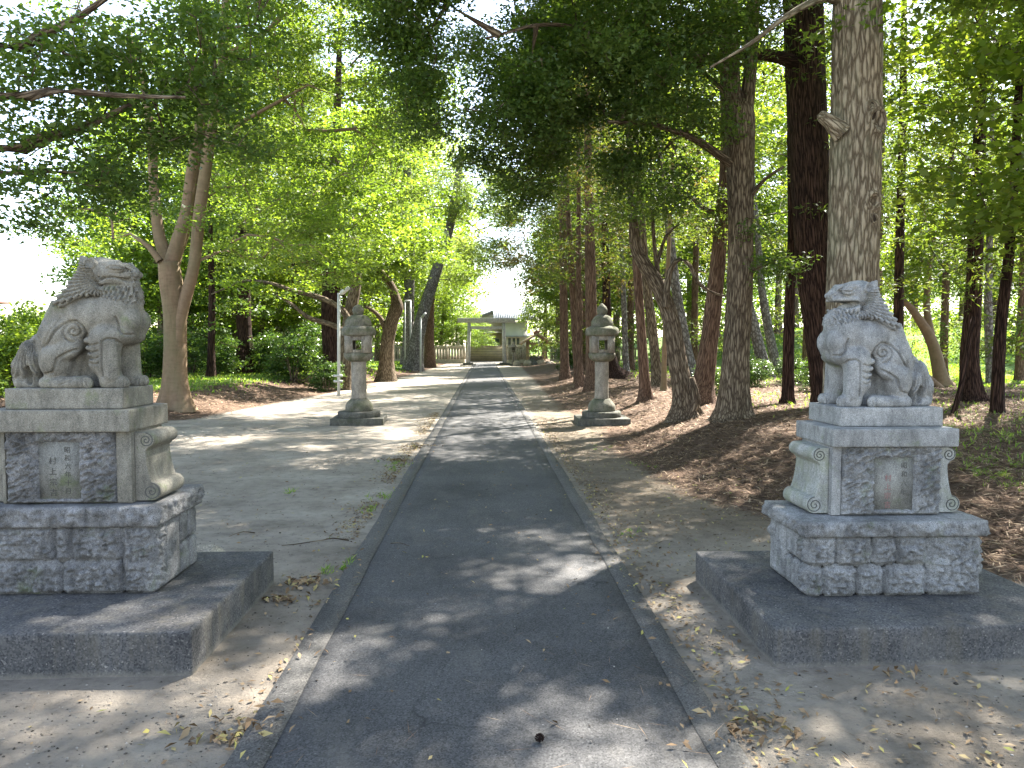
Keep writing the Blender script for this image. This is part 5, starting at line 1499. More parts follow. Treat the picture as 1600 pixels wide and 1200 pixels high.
# white house with the big tiled roof to the right of it
YW = 80.0
g0, g1 = at(788, 540, YW).x, at(824, 540, YW).x
root = empty('house', ((g0+g1)/2, YW, 0), 'white house with three narrow windows right behind the stone gate', 'house'); gw = (g1-g0)/2
m = MB(); m.box((-gw, 0, -.1), (gw, 7, 4.28)); m.build('wall', M['plaster_white'], root)
m = MB(); rx0, rx1 = -gw-1.2, gw+.9
m.add([[rx0, -.7, 4.42], [rx1, -.7, 4.42], [rx1, 5, 6.0], [rx0, 5, 6.0], [rx0, -.7, 4.30], [rx1, -.7, 4.30], [rx1, 5, 5.88], [rx0, 5, 5.88]], [[0, 1, 2, 3], [7, 6, 5, 4], [0, 4, 5, 1], [1, 5, 6, 2], [2, 6, 7, 3], [3, 7, 4, 0]])
for k in range(24):
    x = rx0+.08+(rx1-rx0-.16)*k/23; m.add([[x-.05, -.72, 4.421], [x+.05, -.72, 4.421], [x+.05, 5, 6.001], [x-.05, 5, 6.001], [x-.05, -.72, 4.49], [x+.05, -.72, 4.49], [x+.05, 5, 6.07], [x-.05, 5, 6.07]], [[4, 5, 6, 7], [0, 1, 5, 4], [1, 2, 6, 5], [3, 0, 4, 7]])
m.build('roof', M['roof_tile'], root)
m = MB(); m.box((-gw-.2, -.8, 2.5), (gw+.2, -.02, 2.62)); m.build('canopy', M['roof_tile'], root)
for k, pxx in enumerate((796, 803, 809.5)):
    x = at(pxx, 533, YW).x-(g0+g1)/2
    m = MB(); m.box((x-.14, -.03, 1.65), (x+.14, .01, 2.35)); m.build('window', M['glass_dark'], root)

# ------------------------------------------------------------------ roofed purification well
YC = 57.0
a_, b_ = at(826, 567, YC), at(851, 567, YC); ap = at(839.6, 520, YC); el, er = at(813.5, 536, YC), at(862, 536, YC)
cx = (a_.x+b_.x)/2; zg = Hs(cx, YC)
root = empty('roofed_well', (cx, YC, zg), 'small gabled wooden shelter over a stone basin right of the gate', 'shelter')
hwc = (b_.x-a_.x)/2; ze = el.z-zg; zp = ap.z-zg; xe0, xe1, xp = el.x-cx, er.x-cx, ap.x-cx
for sx in (-1, 1):
    for sy in (0, 2.2):
        m = MB(); m.box((sx*hwc-.07, sy-.07, -.1), (sx*hwc+.07, sy+.07, ze+.25)); m.build('post', M['wood_old'], root)
m = MB(); m.box((-hwc-.15, -.06, ze-.12), (hwc+.15, .06, ze+.04)); m.build('crossbeam', M['wood_old'], root)
for sx in (-1, 1):
    m = MB(); m.tube([(sx*hwc, 0, ze-.55), (sx*(hwc-.45), 0, ze-.10)], .045, 6); m.build('brace', M['wood_old'], root)
for (xa, xb, nm) in ((xe0, xp, 0), (xp, xe1, 1)):
    P = [(xa, ze), (xb, zp), (xb, zp-.12), (xa, ze-.12)] if nm == 0 else [(xa, zp), (xb, ze), (xb, ze-.12), (xa, zp-.12)]
    m = MB(); m.prism(P, -.7, 2.9); m.build('roof_slope', M['wood_roof'], root)
    P = [(xa, ze+.02), (xb, zp+.02), (xb, zp-.16), (xa, ze-.16)] if nm == 0 else [(xa, zp+.02), (xb, ze+.02), (xb, ze-.16), (xa, zp-.16)]
    m = MB(); m.prism(P, -.76, -.705); m.build('bargeboard', M['wood_old'], root)
m = MB(); m.box((xp-.13, -.8, zp-.03), (xp+.13, 3.0, zp+.16)); m.build('ridge', M['roof_red'], root)
m = MB(); rough_block(m, (-.5, .6, 0), (.5, 1.3, .6), h=.08, amp=.04, seed=3); m.build('stone_basin', M['dark_rock'], root)
for i, (x, y, s) in enumerate(((-.75, -.5, .35), (-.2, -.6, .28), (.25, -.55, .40), (.75, -.5, .30), (-1.6, -.3, .30), (-.45, -.2, .45), (1.1, -.2, .26))):
    m = rock_mesh((-s, -s*.8, -.2), (s, s*.8, s*1.1), i+40)
    o = m.build('garden_rock', M['dark_rock'] if i % 2 else M['fence_stone'], smooth=True); o.location = (cx+x, YC-.6+y, zg)
    tag(o, ['squat rock at the left foot of the roofed well', 'small dark rock in front of the roofed well, left of its middle', 'biggest rock in front of the roofed well', 'dark rock at the right foot of the roofed well',
            'pale rock lying apart between the gate and the roofed well', 'dark rock behind the others under the well roof', 'pale rock furthest right beside the roofed well'][i], 'rock', 'rocks round the roofed well')
m = MB(); m.tube([tuple(at(841.6, 559, 55.5)), tuple(at(841.6, 530, 55.5)), tuple(at(843, 528.5, 55.5))], .05, 8)
tag(m.build('drain_pipe_post', M['white_paint'], smooth=True), 'thin white post in front of the roofed well', 'post')
# small stone lanterns by the fence
def small_lantern(px, Y, label, s=1.0, white=False):
    x = at(px, 540, Y).x; z = Hs(x, Y); root = empty('garden_lantern', (x, Y, z), label, 'stone lantern', 'small garden lanterns')
    mt = M['fence_stone'] if white else M['lantern_stone']
    m = MB(); m.lathe([(.09*s, -.05), (.08*s, .95*s)], n=12); m.build('shaft', mt, root)
    m = MB(); m.lathe([(.14*s, .95*s), (.18*s, 1.05*s), (.12*s, 1.07*s)], n=6); m.build('platform', mt, root)
    m = MB(); m.lathe([(.12*s, 1.07*s), (.12*s, 1.28*s)], n=6); m.build('light_chamber', M['lantern_dark'], root)
    m = MB(); m.lathe([(.36*s, 1.28*s), (.30*s, 1.36*s), (.10*s, 1.52*s), (.05*s, 1.66*s), (.01, 1.72*s)], n=6); m.build('roof', mt, root)
small_lantern(802, 60, 'small grey garden lantern right of the stone gate\'s right pillar', 1.1)
small_lantern(716, 68, 'small pale garden lantern behind the balustrade left of the stone gate', 1.15, True)

# ------------------------------------------------------------------ poles
def lamp_pole(px, pyb, pyt, Y, w, arm, label, fixture=True):
    b = at(px, pyb, Y); t = at(px+.5, pyt, Y); z = Hs(b.x, Y)
    root = empty('lamp_pole', (b.x, Y, z), label, 'lamp post', 'white lamp poles left of the path')
    m = MB(); m.tube([(0, 0, -.1), (t.x-b.x, 0, t.z-z)], w, 12); m.build('pole', M['white_paint'], root, True)
    e = at(arm[0], arm[1], Y)
    m = MB(); s = (t.x-b.x, 0, t.z-z-.06); e_ = (e.x-b.x, -.15, e.z-z)
    m.tube([s, e_], .03, 8); a = m.build('arm', M['pole_grey'], root, True)
    if fixture:
        d = np.array(e_)-np.array(s); p0 = np.array(s)+d*.35
        m = MB(); m.tube([p0, np.array(e_)+d*.25], [.075, .06], 10); m.build('lamp_cover', M['white_paint'], root, True)
    return root
r_ = lamp_pole(529, 603, 458, 23, .048, (543, 452.5), 'white lamp pole beside the left stone lantern')
for z in (.45, .62):
    m = MB(); m.tube([(-.14, -.05, z), (.14, -.05, z)], .035, 8); m.build('conduit_clamp', M['pole_grey'], r_)
lamp_pole(657, 572, 496, 43, .055, (664, 491), 'far white lamp pole in front of the leaning grey pine')
b = at(642, 560, 46); t = at(642, 470, 46); l = at(632.5, 470, 46); z = Hs(b.x, 46)
root = empty('frame_post', (b.x, 46, z), 'pale square-topped frame in front of the upright grey pine', 'post')
m = MB(); m.tube([(0, 0, -.1), (0, 0, t.z-z)], .055, 8); m.build('upright', M['white_paint'], root)
m = MB(); m.tube([(l.x-b.x, 0, .4), (l.x-b.x, 0, t.z-z)], .04, 8); m.build('upright', M['white_paint'], root)
m = MB(); m.tube([(l.x-b.x-.04, 0, t.z-z), (.05, 0, t.z-z)], .045, 8); m.build('crosspiece', M['white_paint'], root)

# ------------------------------------------------------------------ far left: building, wires, rail
YB = 62.0
a_, b_ = at(-420, 540, YB), at(8, 540, 74.5); c0 = (a_.x+b_.x)/2; w = (b_.x-a_.x)/2
root = empty('building', (c0, YB, 0), 'white building with teal band and red eave at the left edge', 'building')
zt = at(10, 455, YB).z
m = MB(); m.box((-w, 0, -.1), (w, 12, zt-1.9)); m.build('wall', M['plaster_white'], root)
m = MB(); m.box((-w, -.05, zt-1.9), (w, 12.0, zt-.35)); m.build('cladding', M['teal'], root)
m = MB(); m.box((-w-1, -.8, zt-.35), (w+.6, 12.8, zt)); m.build('roof', M['roof_red'], root)
for k in range(4):
    m = MB(); x = w-1.8-3.2*k; m.box((x-.6, -.04, zt-4.2), (x+.6, .01, zt-2.8)); m.build('window', M['glass_dark'], root)
wl = ['topmost wire crossing the sky at the left', 'second wire from the top in the sky at the left', 'middle wire crossing the sky at the left', 'second wire from the bottom in the sky at the left', 'lowest wire crossing the sky at the left']
for k, (p0, p1) in enumerate((((-120, 395), (330, 425)), ((-120, 418), (330, 440)), ((-120, 452), (330, 470)), ((-120, 462), (330, 484)), ((-120, 478), (330, 500)))):
    A_, B_ = at(*p0, 45), at(*p1, 60); m = MB(); pts = [A_.lerp(B_, t) - Vector((0, 0, .5*math.sin(math.pi*t))) for t in np.linspace(0, 1, 12)]
    o = m.tube([tuple(q) for q in pts], .018, 5); tag(m.build('overhead_wire', M['wire_black']), wl[k], 'wire', 'overhead wires at the left')
root = empty('white_railing', (-13.2, 21, Hs(-13.2, 21)), 'white rail fence behind the closed-mouth lion\'s tail', 'fence')
for z in (.62, .95):
    m = MB(); m.box((-16, -.03, z-.06), (.8, .03, z+.06)); m.build('rail', M['white_paint'], root)
for k in range(9):
    m = MB(); x = .7-2.05*k; m.box((x-.06, -.05, -.1), (x+.06, -.031+.0, 1.08)); m.build('post', M['white_paint'], root)

# ------------------------------------------------------------------ small things on the ground
m = rock_mesh((-.17, -.12, -.10), (.17, .12, .12), 77)
o = m.build('boulder', M['fence_stone'], smooth=True); p = at(322, 858, 5.3); o.location = (p.x, 5.3, 0); tag(o, 'grey-brown rock on the sand just behind the left concrete platform', 'rock')
def pinecone(px, py, s=1.0):
    k = (0-CZ)/(at(px, py, 1.0).z-CZ); x, y = at(px, py, 1.0).x*k, k
    root = empty('pine_cone', (x, y, .016), 'small dark pine cone lying on the asphalt in the foreground', 'pine cone')
    m = MB()
    for i in range(46):
        t = i/46; a = i*2.399; r = .016*math.sin(math.pi*(.15+.8*t))*s; z = .004+.034*t*s
        c = np.array([r*math.cos(a), r*math.sin(a), z]); o_ = np.array([math.cos(a), math.sin(a), .35]); tt = np.array([-math.sin(a), math.cos(a), 0])
        w = .006*s; L = .011*s
        m.add([c-tt*w*.5, c+tt*w*.5, c+o_*L+tt*w, c+o_*L-tt*w, c+o_*L+np.array([0, 0, .003])], [[0, 1, 2, 3]], [[3, 2, 4], [0, 3, 4], [1, 0, 4], [2, 1, 4]])
    m.build('scales', M['bark_dark'], root)
    m = MB(); m.lathe([(.003, 0), (.009*s, .012*s), (.007*s, .03*s), (.001, .038*s)], n=8); m.build('core', M['bark_dark'], root)
pinecone(843, 1166, .72)
def twig(pts, r, label, z=.012):
    P = []
    for (px, py) in pts:
        q = at(px, py, 1.0); k = (-CZ)/(q.z-CZ); P.append((q.x*k, k, Hs(q.x*k, k)+z))
    rr = np.linspace(r, r*.4, len(P)); P, rr = resample(P, rr, .05); m = MB(); m.tube(P, rr, 6); tag(m.build('fallen_twig', M['bark_brown'], smooth=True), label, 'twig', 'twigs on the sand')
twig([(545, 846), (520, 843), (505, 846), (480, 850), (462, 853), (440, 855)], .006, 'long forked twig on the sand left of the path')
twig([(398, 835), (380, 834), (365, 838), (358, 842)], .005, 'short dark twig on the sand above the left concrete platform')
twig([(610, 852), (625, 851), (640, 856)], .004, 'tiny dark twig on the left part of the asphalt', .02)
# ------------------------------------------------------------------ background wood: one of each kind, then copies
def spx(px, Y): 
    x = at(px, 545, Y).x; return x, Y, Hs(x, Y)-.05
def proto_broad(x, y, z, leaf, seed, label, h=12.0, rc=3.6, z0=2.6, n=200, per=60, ls=.17, group='leafy trees in the background', bark='bark_brown', sp=.75):
    P = np.array([(x, y, z), (x+.1, y, z+h*.2), (x-.15, y+.1, z+h*.45), (x+.1, y, z+h*.8)]); r = np.array([.20, .16, .12, .05])
    return make_tree('leafy_tree', label, M[bark], M[leaf], [(P, r)], [((x, y, z+h*.62), (rc, rc, h*.36), n), ((x+rc*.4, y-rc*.2, z+h*.36), (rc*.8, rc*.8, h*.14), n//4), ((x-rc*.5, y, z+h*.34), (rc*.7, rc*.8, h*.12), n//4)],
                     per=per, lsize=ls, spread=sp, flat=.35, seed=seed, group=group, twig=.018, flare=.4, nseg=14, step=.4, bias=.2, zmin=z0*.6)
def proto_conifer(x, y, z, seed, label, h=16.0, z0=1.5, r0=2.6, n=240, per=55, ls=.2, leaf='leaf_conifer', group='conifers in the background'):
    P = np.array([(x, y, z), (x, y, z+h*.3), (x+.1, y, z+h*.7), (x, y, z+h)]); r = np.array([.19, .15, .09, .02])
    return make_tree('conifer_tree', label, M['bark_red'], M[leaf], [(P, r)], conifer_targets(P, z+z0, z+h, r0, .4, n, .3), per=per, lsize=ls, spread=.8, flat=.3, style='needle', seed=seed,
                     group=group, twig=.012, flare=.4, nseg=12, step=.5, bias=.1, sag=.04, zmin=1.0, droop=.4)
def proto_shrub(x, y, z, seed, label, leaf='leaf_shrub', r=.95, h=1.9, n=70, per=60, ls=.085, group='shrubs under the trees'):
    st = []
    for k in range(5):
        a = k*1.3+seed; P = np.array([(x+.06*math.cos(a), y+.06*math.sin(a), z), (x+.2*r*math.cos(a), y+.2*r*math.sin(a), z+h*.3), (x+.45*r*math.cos(a), y+.45*r*math.sin(a), z+h*.7)])
        st.append((P, np.array([.03, .022, .01])))
    return make_tree('shrub', label, M['bark_brown'], M[leaf], st, [((x, y, z+h*.52), (r, r, h*.5), n), ((x, y, z+h*.3), (r*.9, r*.9, h*.28), n//2)], per=per, lsize=ls, spread=.30, flat=.5, seed=seed, group=group,
                     twig=.006, flare=0, nseg=8, step=.2, bias=.1, zmin=.15, cat='shrub')
x, y, z = spx(250, 31); BL = proto_broad(x, y, z, 'leaf_light', 201, 'bright leafy tree behind the smooth-barked tree')
x, y, z = spx(878, 66); BM = proto_broad(x, y, z, 'leaf_mid', 202, 'full green tree behind the roofed well', h=13, rc=3.4, n=210)
x, y, z = spx(925, 44); CF = proto_conifer(x, y, z, 203, 'dark conifer at the right shoulder of the path near the gate', r0=2.1, z0=1.8)
x, y, z = spx(458, 26); SH = proto_shrub(x, y, z, 204, 'rounded glossy shrub on the lawn between the dark conifers and the white lamp pole')
def cp(src, px, Y, sc, label, sz=None, k=[0]):
    k[0] += 1; x, y, z = spx(px, Y); return copy_tree(src, (x, y, z), k[0]*2.1, sc, label, None, sz)
L_ = [  # source, px, depth, scale, label, scale z
 (BL, 195, 31, .95, 'bright leafy tree rising behind the closed-mouth lion\'s head', 1.0),
 (BL, 400, 40, 1.1, 'bright leafy tree seen over the broad double trunk', 1.15),
 (BL, 520, 46, 1.2, 'bright leafy tree far behind the left stone lantern', 1.3),
 (BL, 590, 62, 1.25, 'bright leafy tree behind the balustrade left of the two grey pines', 1.2),
 (BL, 690, 72, 1.05, 'bright leafy tree just left of the stone gate', .85),
 (BL, 738, 76, .62, 'low bright tree over the block wall seen through the stone gate', .62),
 (BL, 640, 85, 1.3, 'tall bright tree far behind the grey pines', 1.2),
 (BL, 480, 75, 1.3, 'bright tree far behind the rounded shrub', 1.2),
 (BL, 330, 60, 1.2, 'bright tree far behind the smooth-barked tree\'s right stem', 1.1),
 (BL, 220, 75, 1.3, 'bright tree far back left of the smooth-barked tree', 1.1),
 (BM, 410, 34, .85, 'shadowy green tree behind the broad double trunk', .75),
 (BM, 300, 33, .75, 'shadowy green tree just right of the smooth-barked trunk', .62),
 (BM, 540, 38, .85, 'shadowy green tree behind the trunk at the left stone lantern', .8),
 (BM, 930, 46, 1.05, 'green tree behind the right stone lantern', 1.1),
 (BM, 1040, 42, 1.0, 'green tree behind the twisted tree', 1.1),
 (BM, 1120, 50, 1.15, 'green tree far behind the leaning red-barked tree', 1.1),
 (BM, 1215, 44, 1.1, 'green tree far behind the slim straight trunk', 1.1),
 (BM, 1300, 58, 1.2, 'green tree far behind the open-mouth lion', 1.1),
 (BL, 1400, 62, 1.2, 'bright tree on the bank above the open-mouth lion\'s back', 1.0),
 (BL, 1500, 66, 1.25, 'bright tree on the bank behind the red-brown conifer', 1.0),
 (BL, 1590, 58, 1.1, 'bright tree on the bank at the right edge', 1.0),
 (BM, 1640, 40, 1.1, 'green tree just beyond the right edge', 1.1),
 (BL, 1170, 78, 1.3, 'bright tree far off behind the forked trunk', 1.1),
 (BL, 1010, 80, 1.3, 'bright tree far off behind the stone balustrade on the right', 1.1),
 (BL, 900, 90, 1.2, 'bright tree far behind the thin red trunk', 1.1),
 (CF, 480, 40, 1.1, 'dark background conifer behind the rounded shrub', 1.1),
 (CF, 350, 44, 1.1, 'dark background conifer left of the broad double trunk', 1.0),
 (CF, 560, 50, 1.0, 'dark background conifer behind the crooked tree', 1.0),
 (CF, 912, 36, .9, 'background conifer left of the thin red trunk', 1.0),
 (CF, 872, 64, 1.25, 'tall background conifer just behind the roofed well', 1.15),
 (CF, 905, 33, .9, 'background conifer behind the thin red trunk', 1.0),
 (CF, 985, 36, 1.0, 'background conifer right of the right stone lantern', 1.05),
 (CF, 1085, 34, .95, 'background conifer behind the twisted tree and the pale grey trunk', 1.05),
 (CF, 1260, 33, 1.0, 'background conifer behind the dark red trunk', 1.05),
 (CF, 1370, 30, .9, 'background conifer above the open-mouth lion\'s mane', 1.0),
 (CF, 1475, 27, .85, 'background conifer between the slim conifer and the red-brown one', 1.0),
 (CF, 1595, 24, .85, 'background conifer at the right edge behind the slim leaning conifer', 1.0),
 (CF, 1680, 17, .9, 'conifer whose boughs enter at the right edge', 1.0),
 (BL, 715, 70, .62, 'low lit tree over the balustrade beside the gate', .8),
 (BL, 676, 76, .9, 'lit tree behind the balustrade, second to the left of the gate', .75),
 (BL, 722, 99, 1.3, 'tree far behind the houses, just left of the sky gap', 1.05),
 (CF, 852, 78, 1.15, 'dark conifer rising behind the roofed well and the white house', .85),
 (BL, 650, 84, 2.1, 'very tall hazy tree rising just left of the sky gap', 1.25),
 (BL, 440, 50, 1.6, 'very tall bright tree whose crown rises between the smooth-barked tree and the pines', 1.15),
 (BL, 570, 56, 1.7, 'very tall bright tree behind the crooked tree', 1.15),
 (BL, 660, 66, 1.7, 'very tall bright tree far behind the leaning grey pine', 1.1),
 (BM, 300, 52, 1.6, 'very tall green tree far behind the smooth-barked tree', 1.15),
 (BM, 960, 56, 1.6, 'very tall green tree far behind the right stone lantern', 1.15),
 (BM, 1080, 60, 1.7, 'very tall green tree far behind the twisted tree', 1.15),
 (BM, 1240, 52, 1.5, 'very tall green tree far behind the dark red trunk', 1.15),
 (BM, 900, 54, 1.2, 'tall green tree behind the conifers next to the roofed well', 1.3),
 (BM, 1430, 62, 1.5, 'tall green tree above the leaning trunk on the bank', 1.2),
 (BM, 1550, 60, 1.5, 'tall green tree behind the slim leaning conifer', 1.2),
]
for s_, px, Y, sc, lab, sz in L_: cp(s_, px, Y, sc, lab, sc*sz)
S_ = [(508, 25.0, .62, 'low dark shrub at the foot of the white lamp pole'), (430, 30, 1.0, 'dark shrub left of the rounded one'), (340, 28.5, .95, 'dark shrub left of the broad double trunk'),
 (296, 30, 1.1, 'dark shrub right behind the smooth-barked trunk'), (400, 35, 1.3, 'tall dark shrub behind the broad double trunk'), (232, 26, 1.0, 'dark shrub behind the closed-mouth lion\'s forelegs'),
 (480, 33, 1.3, 'tall dark shrub behind the rounded one'), (1112, 17.5, .48, 'small fresh-green shrub between the leaning red trunk and the forked trunk'), (1272, 19, .55, 'small shrub at the foot of the dark red trunk'),
 (1182, 21, .5, 'low shrub right of the forked trunk'), (1165, 26, .6, 'small shrub far behind the forked trunk'), (885, 40, .9, 'dark shrub beside the roofed well'), (1300, 24, .6, 'small shrub hidden behind the open-mouth lion\'s forelegs'),
 (1240, 24, .55, 'low shrub right of the slim dark straight trunk'), (560, 42, .9, 'shrub left of the crooked tree')]
for px, Y, sc, lab in S_: cp(SH, px, Y, sc, lab)
x, y, z = spx(25, 17.5); HB = proto_shrub(x, y, z, 205, 'light green hedge shrub at the left edge behind the closed-mouth lion', 'leaf_light', 1.3, 2.2, 90, 60, .09, 'hedge shrubs at the far left')
for px, Y, sc, lab in ((85, 18.5, .95, 'hedge shrub directly behind the closed-mouth lion\'s back'), (-40, 16.5, 1.0, 'hedge shrub partly outside the left edge'), (55, 24, .95, 'hedge shrub further back behind the white rail fence'), (150, 24, .95, 'hedge shrub behind the closed-mouth lion\'s chest')): cp(HB, px, Y, sc, lab)
# unseen crowns of the wood to the right and overhead, which throw the dappled shade
for k, (x, y, sc, lab) in enumerate(((9.5, 11.5, .95, 'leafy tree outside the right edge beside the slim leaning conifer'), (8.5, 3.0, .9, 'leafy tree outside the right edge next to the concrete platform'))):
    copy_tree(BM, (x, y, Hs(x, y)-.05), 1+k, sc, lab)

# far-off wood that reads as one mass round the clearing
def far_wood():
    rg = np.random.default_rng(300); T = []; 
    for (xa, xb, y, h, n) in ((-60, -4.5, 98, 7, 720), (4.5, 130, 96, 8, 950), (-130, -62, 90, 4, 400), (55, 120, 62, 8, 450)):
        x = rg.uniform(xa, xb, n); yy = y+rg.normal(size=n)*2.5; top = h*(.62+.38*vn(np.stack([x*.16, x*0, x*0], -1), 3))
        z = top*rg.random(n)**.7; T.append(np.stack([x, yy, z+H(x, yy)], -1))
    T = np.vstack(T); N_ = np.tile(np.array([[0, -1.0, 0]]), (len(T), 1))
    V, Q, rnd = leaves_at(T, N_, 42, .55, 1.9, .6, 'broad', rg)
    o = link('far_woods', mesh_np('far_woods', V, Q, {'rnd': rnd}), M['leaf_light']); tag(o, kind='stuff')
far_wood()
# ------------------------------------------------------------------ litter, grass
def attr_leaf(name, stops, rough=.75, trans=.2):
    g = NT(name); a = g.n('ShaderNodeAttribute'); a.attribute_name = 'rnd'
    col = g.ramp(a.outputs['Fac'], stops)
    return g.fin(col, rough, None, .2)
M['litter_leaf'] = attr_leaf('dry_leaf', [(0, (.10, .065, .035)), (.35, (.20, .13, .07)), (.6, (.30, .22, .13)), (.8, (.38, .33, .10)), (.92, (.16, .19, .05)), (1, (.42, .34, .05))])
M['litter_needle'] = attr_leaf('dry_needle', [(0, (.06, .037, .024)), (.5, (.17, .105, .066)), (.85, (.30, .205, .13)), (1, (.42, .32, .21))])
M['pebble'] = attr_leaf('pebble', [(0, (.035, .03, .024)), (.4, (.10, .085, .07)), (.8, (.22, .20, .17)), (1, (.36, .33, .29))])
def scatter_ground(n, fn, rg):
    """fn(x,y)->probability; sample uniformly in picture-like density (more near the eye)"""
    X = []; 
    while sum(len(a) for a in X) < n:
        d = 1.9*np.exp(rg.random(n*2)*math.log(32/1.9)); a = rg.uniform(-.75, .78, n*2)
        x, y = d*a, d; keep = rg.random(n*2) < fn(x, y); X.append(np.c_[x[keep], y[keep]])
    return np.vstack(X)[:n]
def on_path(x): return (x > -.955) & (x < .975)
def zat(x, y): 
    z = H(x, y); return np.where((x > -.813) & (x < .848), .016, np.where(on_path(x), .022, z))
def inslab(x, y): return ((x > -3.25) & (x < -1.35) & (y > 3.38) & (y < 4.84)) | ((x > 1.36) & (x < 3.1) & (y > 3.36) & (y < 4.8)) | (np.hypot(x+2.5, y-14.75) < .6) | (np.hypot(x-2.33, y-14.55) < .6)
def cards(P, L, W, rg, tilt=.25, lift=.004, curl=.25):
    n = len(P); a = rg.random(n)*2*np.pi
    ax = np.stack([np.cos(a), np.sin(a), rg.normal(size=n)*tilt], -1); nn = np.stack([rg.normal(size=n)*tilt, rg.normal(size=n)*tilt, np.ones(n)], -1)
    nn /= np.linalg.norm(nn, axis=1)[:, None]; ax -= nn*(ax*nn).sum(1)[:, None]; ax /= np.linalg.norm(ax, axis=1)[:, None]; bx = np.cross(nn, ax)
    L = L[:, None]; W = W[:, None]
    p = np.c_[P, zat(P[:, 0], P[:, 1])+lift+L[:, 0]*.12]
    V = np.stack([p-ax*L*.5, p+bx*W*.5+nn*L*curl*.3, p+ax*L*.5, p-bx*W*.5+nn*L*curl*.3], 1).reshape(-1, 3)
    return V, np.arange(4*n).reshape(n, 4)
rg = np.random.default_rng(99)
# fallen leaves
def f_leaf(x, y):
    e = np.exp(-np.abs(np.abs(x)-1.02-.04*np.sin(y))/.09)*(.55+.6*vn(np.stack([x, y*1.3, 0*x], -1)*1.1, 4))
    r = ((x > 1.0) & (x < right_edge(y)+1))*.30 + ((x < -.98) & (x > left_edge(y)))*.035 + on_path(x)*.018 + ((x > right_edge(y)))*.10
    cl = np.clip(vn(np.stack([x, y, 0*x], -1)*2.3, 5)-.35, 0, 1)*.3
    near = .16+.84*sst((y-4)/4)
    return np.where(inslab(x, y), .004, (np.clip(e, 0, 1)*.9+r+cl*(~on_path(x))*.25)*near)
P = scatter_ground(9500, f_leaf, rg); n = len(P); ok = ~inslab(P[:, 0], P[:, 1]); P = P[ok]
yb = rg.uniform(5.5, 17, 2600); keep = vn(np.stack([yb*0, yb*.9, yb*0], -1), 41) > -.35; yb = yb[keep]
Pb = np.c_[-1.03-np.abs(rg.normal(size=len(yb)))*.13, yb]; yc = rg.uniform(3, 15, 1100); Pc = np.c_[1.04+np.abs(rg.normal(size=1100))*.12, yc]
P = np.vstack([P, Pb, Pc]); P = P[~inslab(P[:, 0], P[:, 1])]; n = len(P)
V, Q = cards(P, rg.uniform(.016, .050, n), rg.uniform(.008, .020, n), rg, .35)
rnd = rg.random(n); rnd = np.where(rg.random(n) < .8, rnd*.78, rnd)
o = link('fallen_leaves', mesh_np('fallen_leaves', V, Q, {'rnd': np.repeat(rnd, 4)}), M['litter_leaf']); tag(o, kind='stuff')
# little heaps of leaves beside the left platform
heap = []
for (px, py, r_, k) in ((478, 913, .10, 90), (441, 940, .06, 50), (365, 1150, .12, 70), (1185, 1140, .10, 50), (1400, 1050, .08, 26), (620, 720, .10, 60), (655, 700, .14, 60)):
    q = at(px, py, 1.0); kk = -CZ/(q.z-CZ); c = np.array([q.x*kk, kk]); heap.append(c+rg.normal(size=(k, 2))*r_*np.array([1, .6]))
P = np.vstack(heap); P = P[~inslab(P[:, 0], P[:, 1])]; n = len(P)
V, Q = cards(P, rg.uniform(.03, .07, n), rg.uniform(.012, .028, n), rg, .6, .008, .6)
o = link('leaf_heap', mesh_np('leaf_heap', V, Q, {'rnd': np.repeat(rg.random(n)*.8, 4)}), M['litter_leaf']); tag(o, kind='stuff')
# needles and twiglets on the banks
def f_need(x, y):
    d = np.maximum(sst((left_edge(y)-x+.5)/1.2), sst((x-right_edge(y)+.5)/1.0)); return np.where(inslab(x, y) | on_path(x), 0, d)
P = scatter_ground(70000, f_need, rg); n = len(P)
dist = P[:, 1]
V, Q = cards(P, rg.uniform(.04, .12, n)*(1+dist/25), rg.uniform(.003, .008, n)*(1+dist/9), rg, .22, .004, .05)
o = link('needle_litter', mesh_np('needle_litter', V, Q, {'rnd': np.repeat(rg.random(n), 4)}), M['litter_needle']); tag(o, kind='stuff')
# long pine needles on the asphalt
P = scatter_ground(260, lambda x, y: (np.abs(x) < 2.6)*(y < 12)*(~inslab(x, y))*1.0, rg); n = len(P)
V, Q = cards(P, rg.uniform(.06, .15, n), np.full(n, .0022), rg, .02, .001, .0)
V = V.reshape(-1, 4, 3); V[..., 2] = (zat(P[:, 0], P[:, 1])+.004)[:, None]; V = V.reshape(-1, 3)
o = link('pine_needles', mesh_np('pine_needles', V, Q, {'rnd': np.repeat(.3+.7*rg.random(n), 4)}), M['litter_needle']); tag(o, kind='stuff')
# pebbles and crumbs of soil
def f_peb(x, y):
    c = vn(np.stack([x, y, 0*x], -1)*1.4, 8)*.5+.5
    return np.where(inslab(x, y), 0, np.where(on_path(x), .03, .25+c*.75))*(x > left_edge(y))
P = scatter_ground(12000, f_peb, rg); n = len(P)
ico = np.array([[0, 0, 1], [.9, 0, .1], [.2, .85, .1], [-.75, .5, .1], [-.7, -.55, .1], [.3, -.85, .1], [0, 0, -.7]], float)
tri = [[0, 1, 2], [0, 2, 3], [0, 3, 4], [0, 4, 5], [0, 5, 1], [6, 2, 1], [6, 3, 2], [6, 4, 3], [6, 5, 4], [6, 1, 5]]
s = .0022+.0065*rg.random(n)**2*np.where(rg.random(n) < .04, 1.9, 1); a = rg.random(n)*6.28
Rm = np.zeros((n, 3, 3)); Rm[:, 0, 0] = np.cos(a); Rm[:, 0, 1] = -np.sin(a); Rm[:, 1, 0] = np.sin(a); Rm[:, 1, 1] = np.cos(a)*.75; Rm[:, 2, 2] = .6
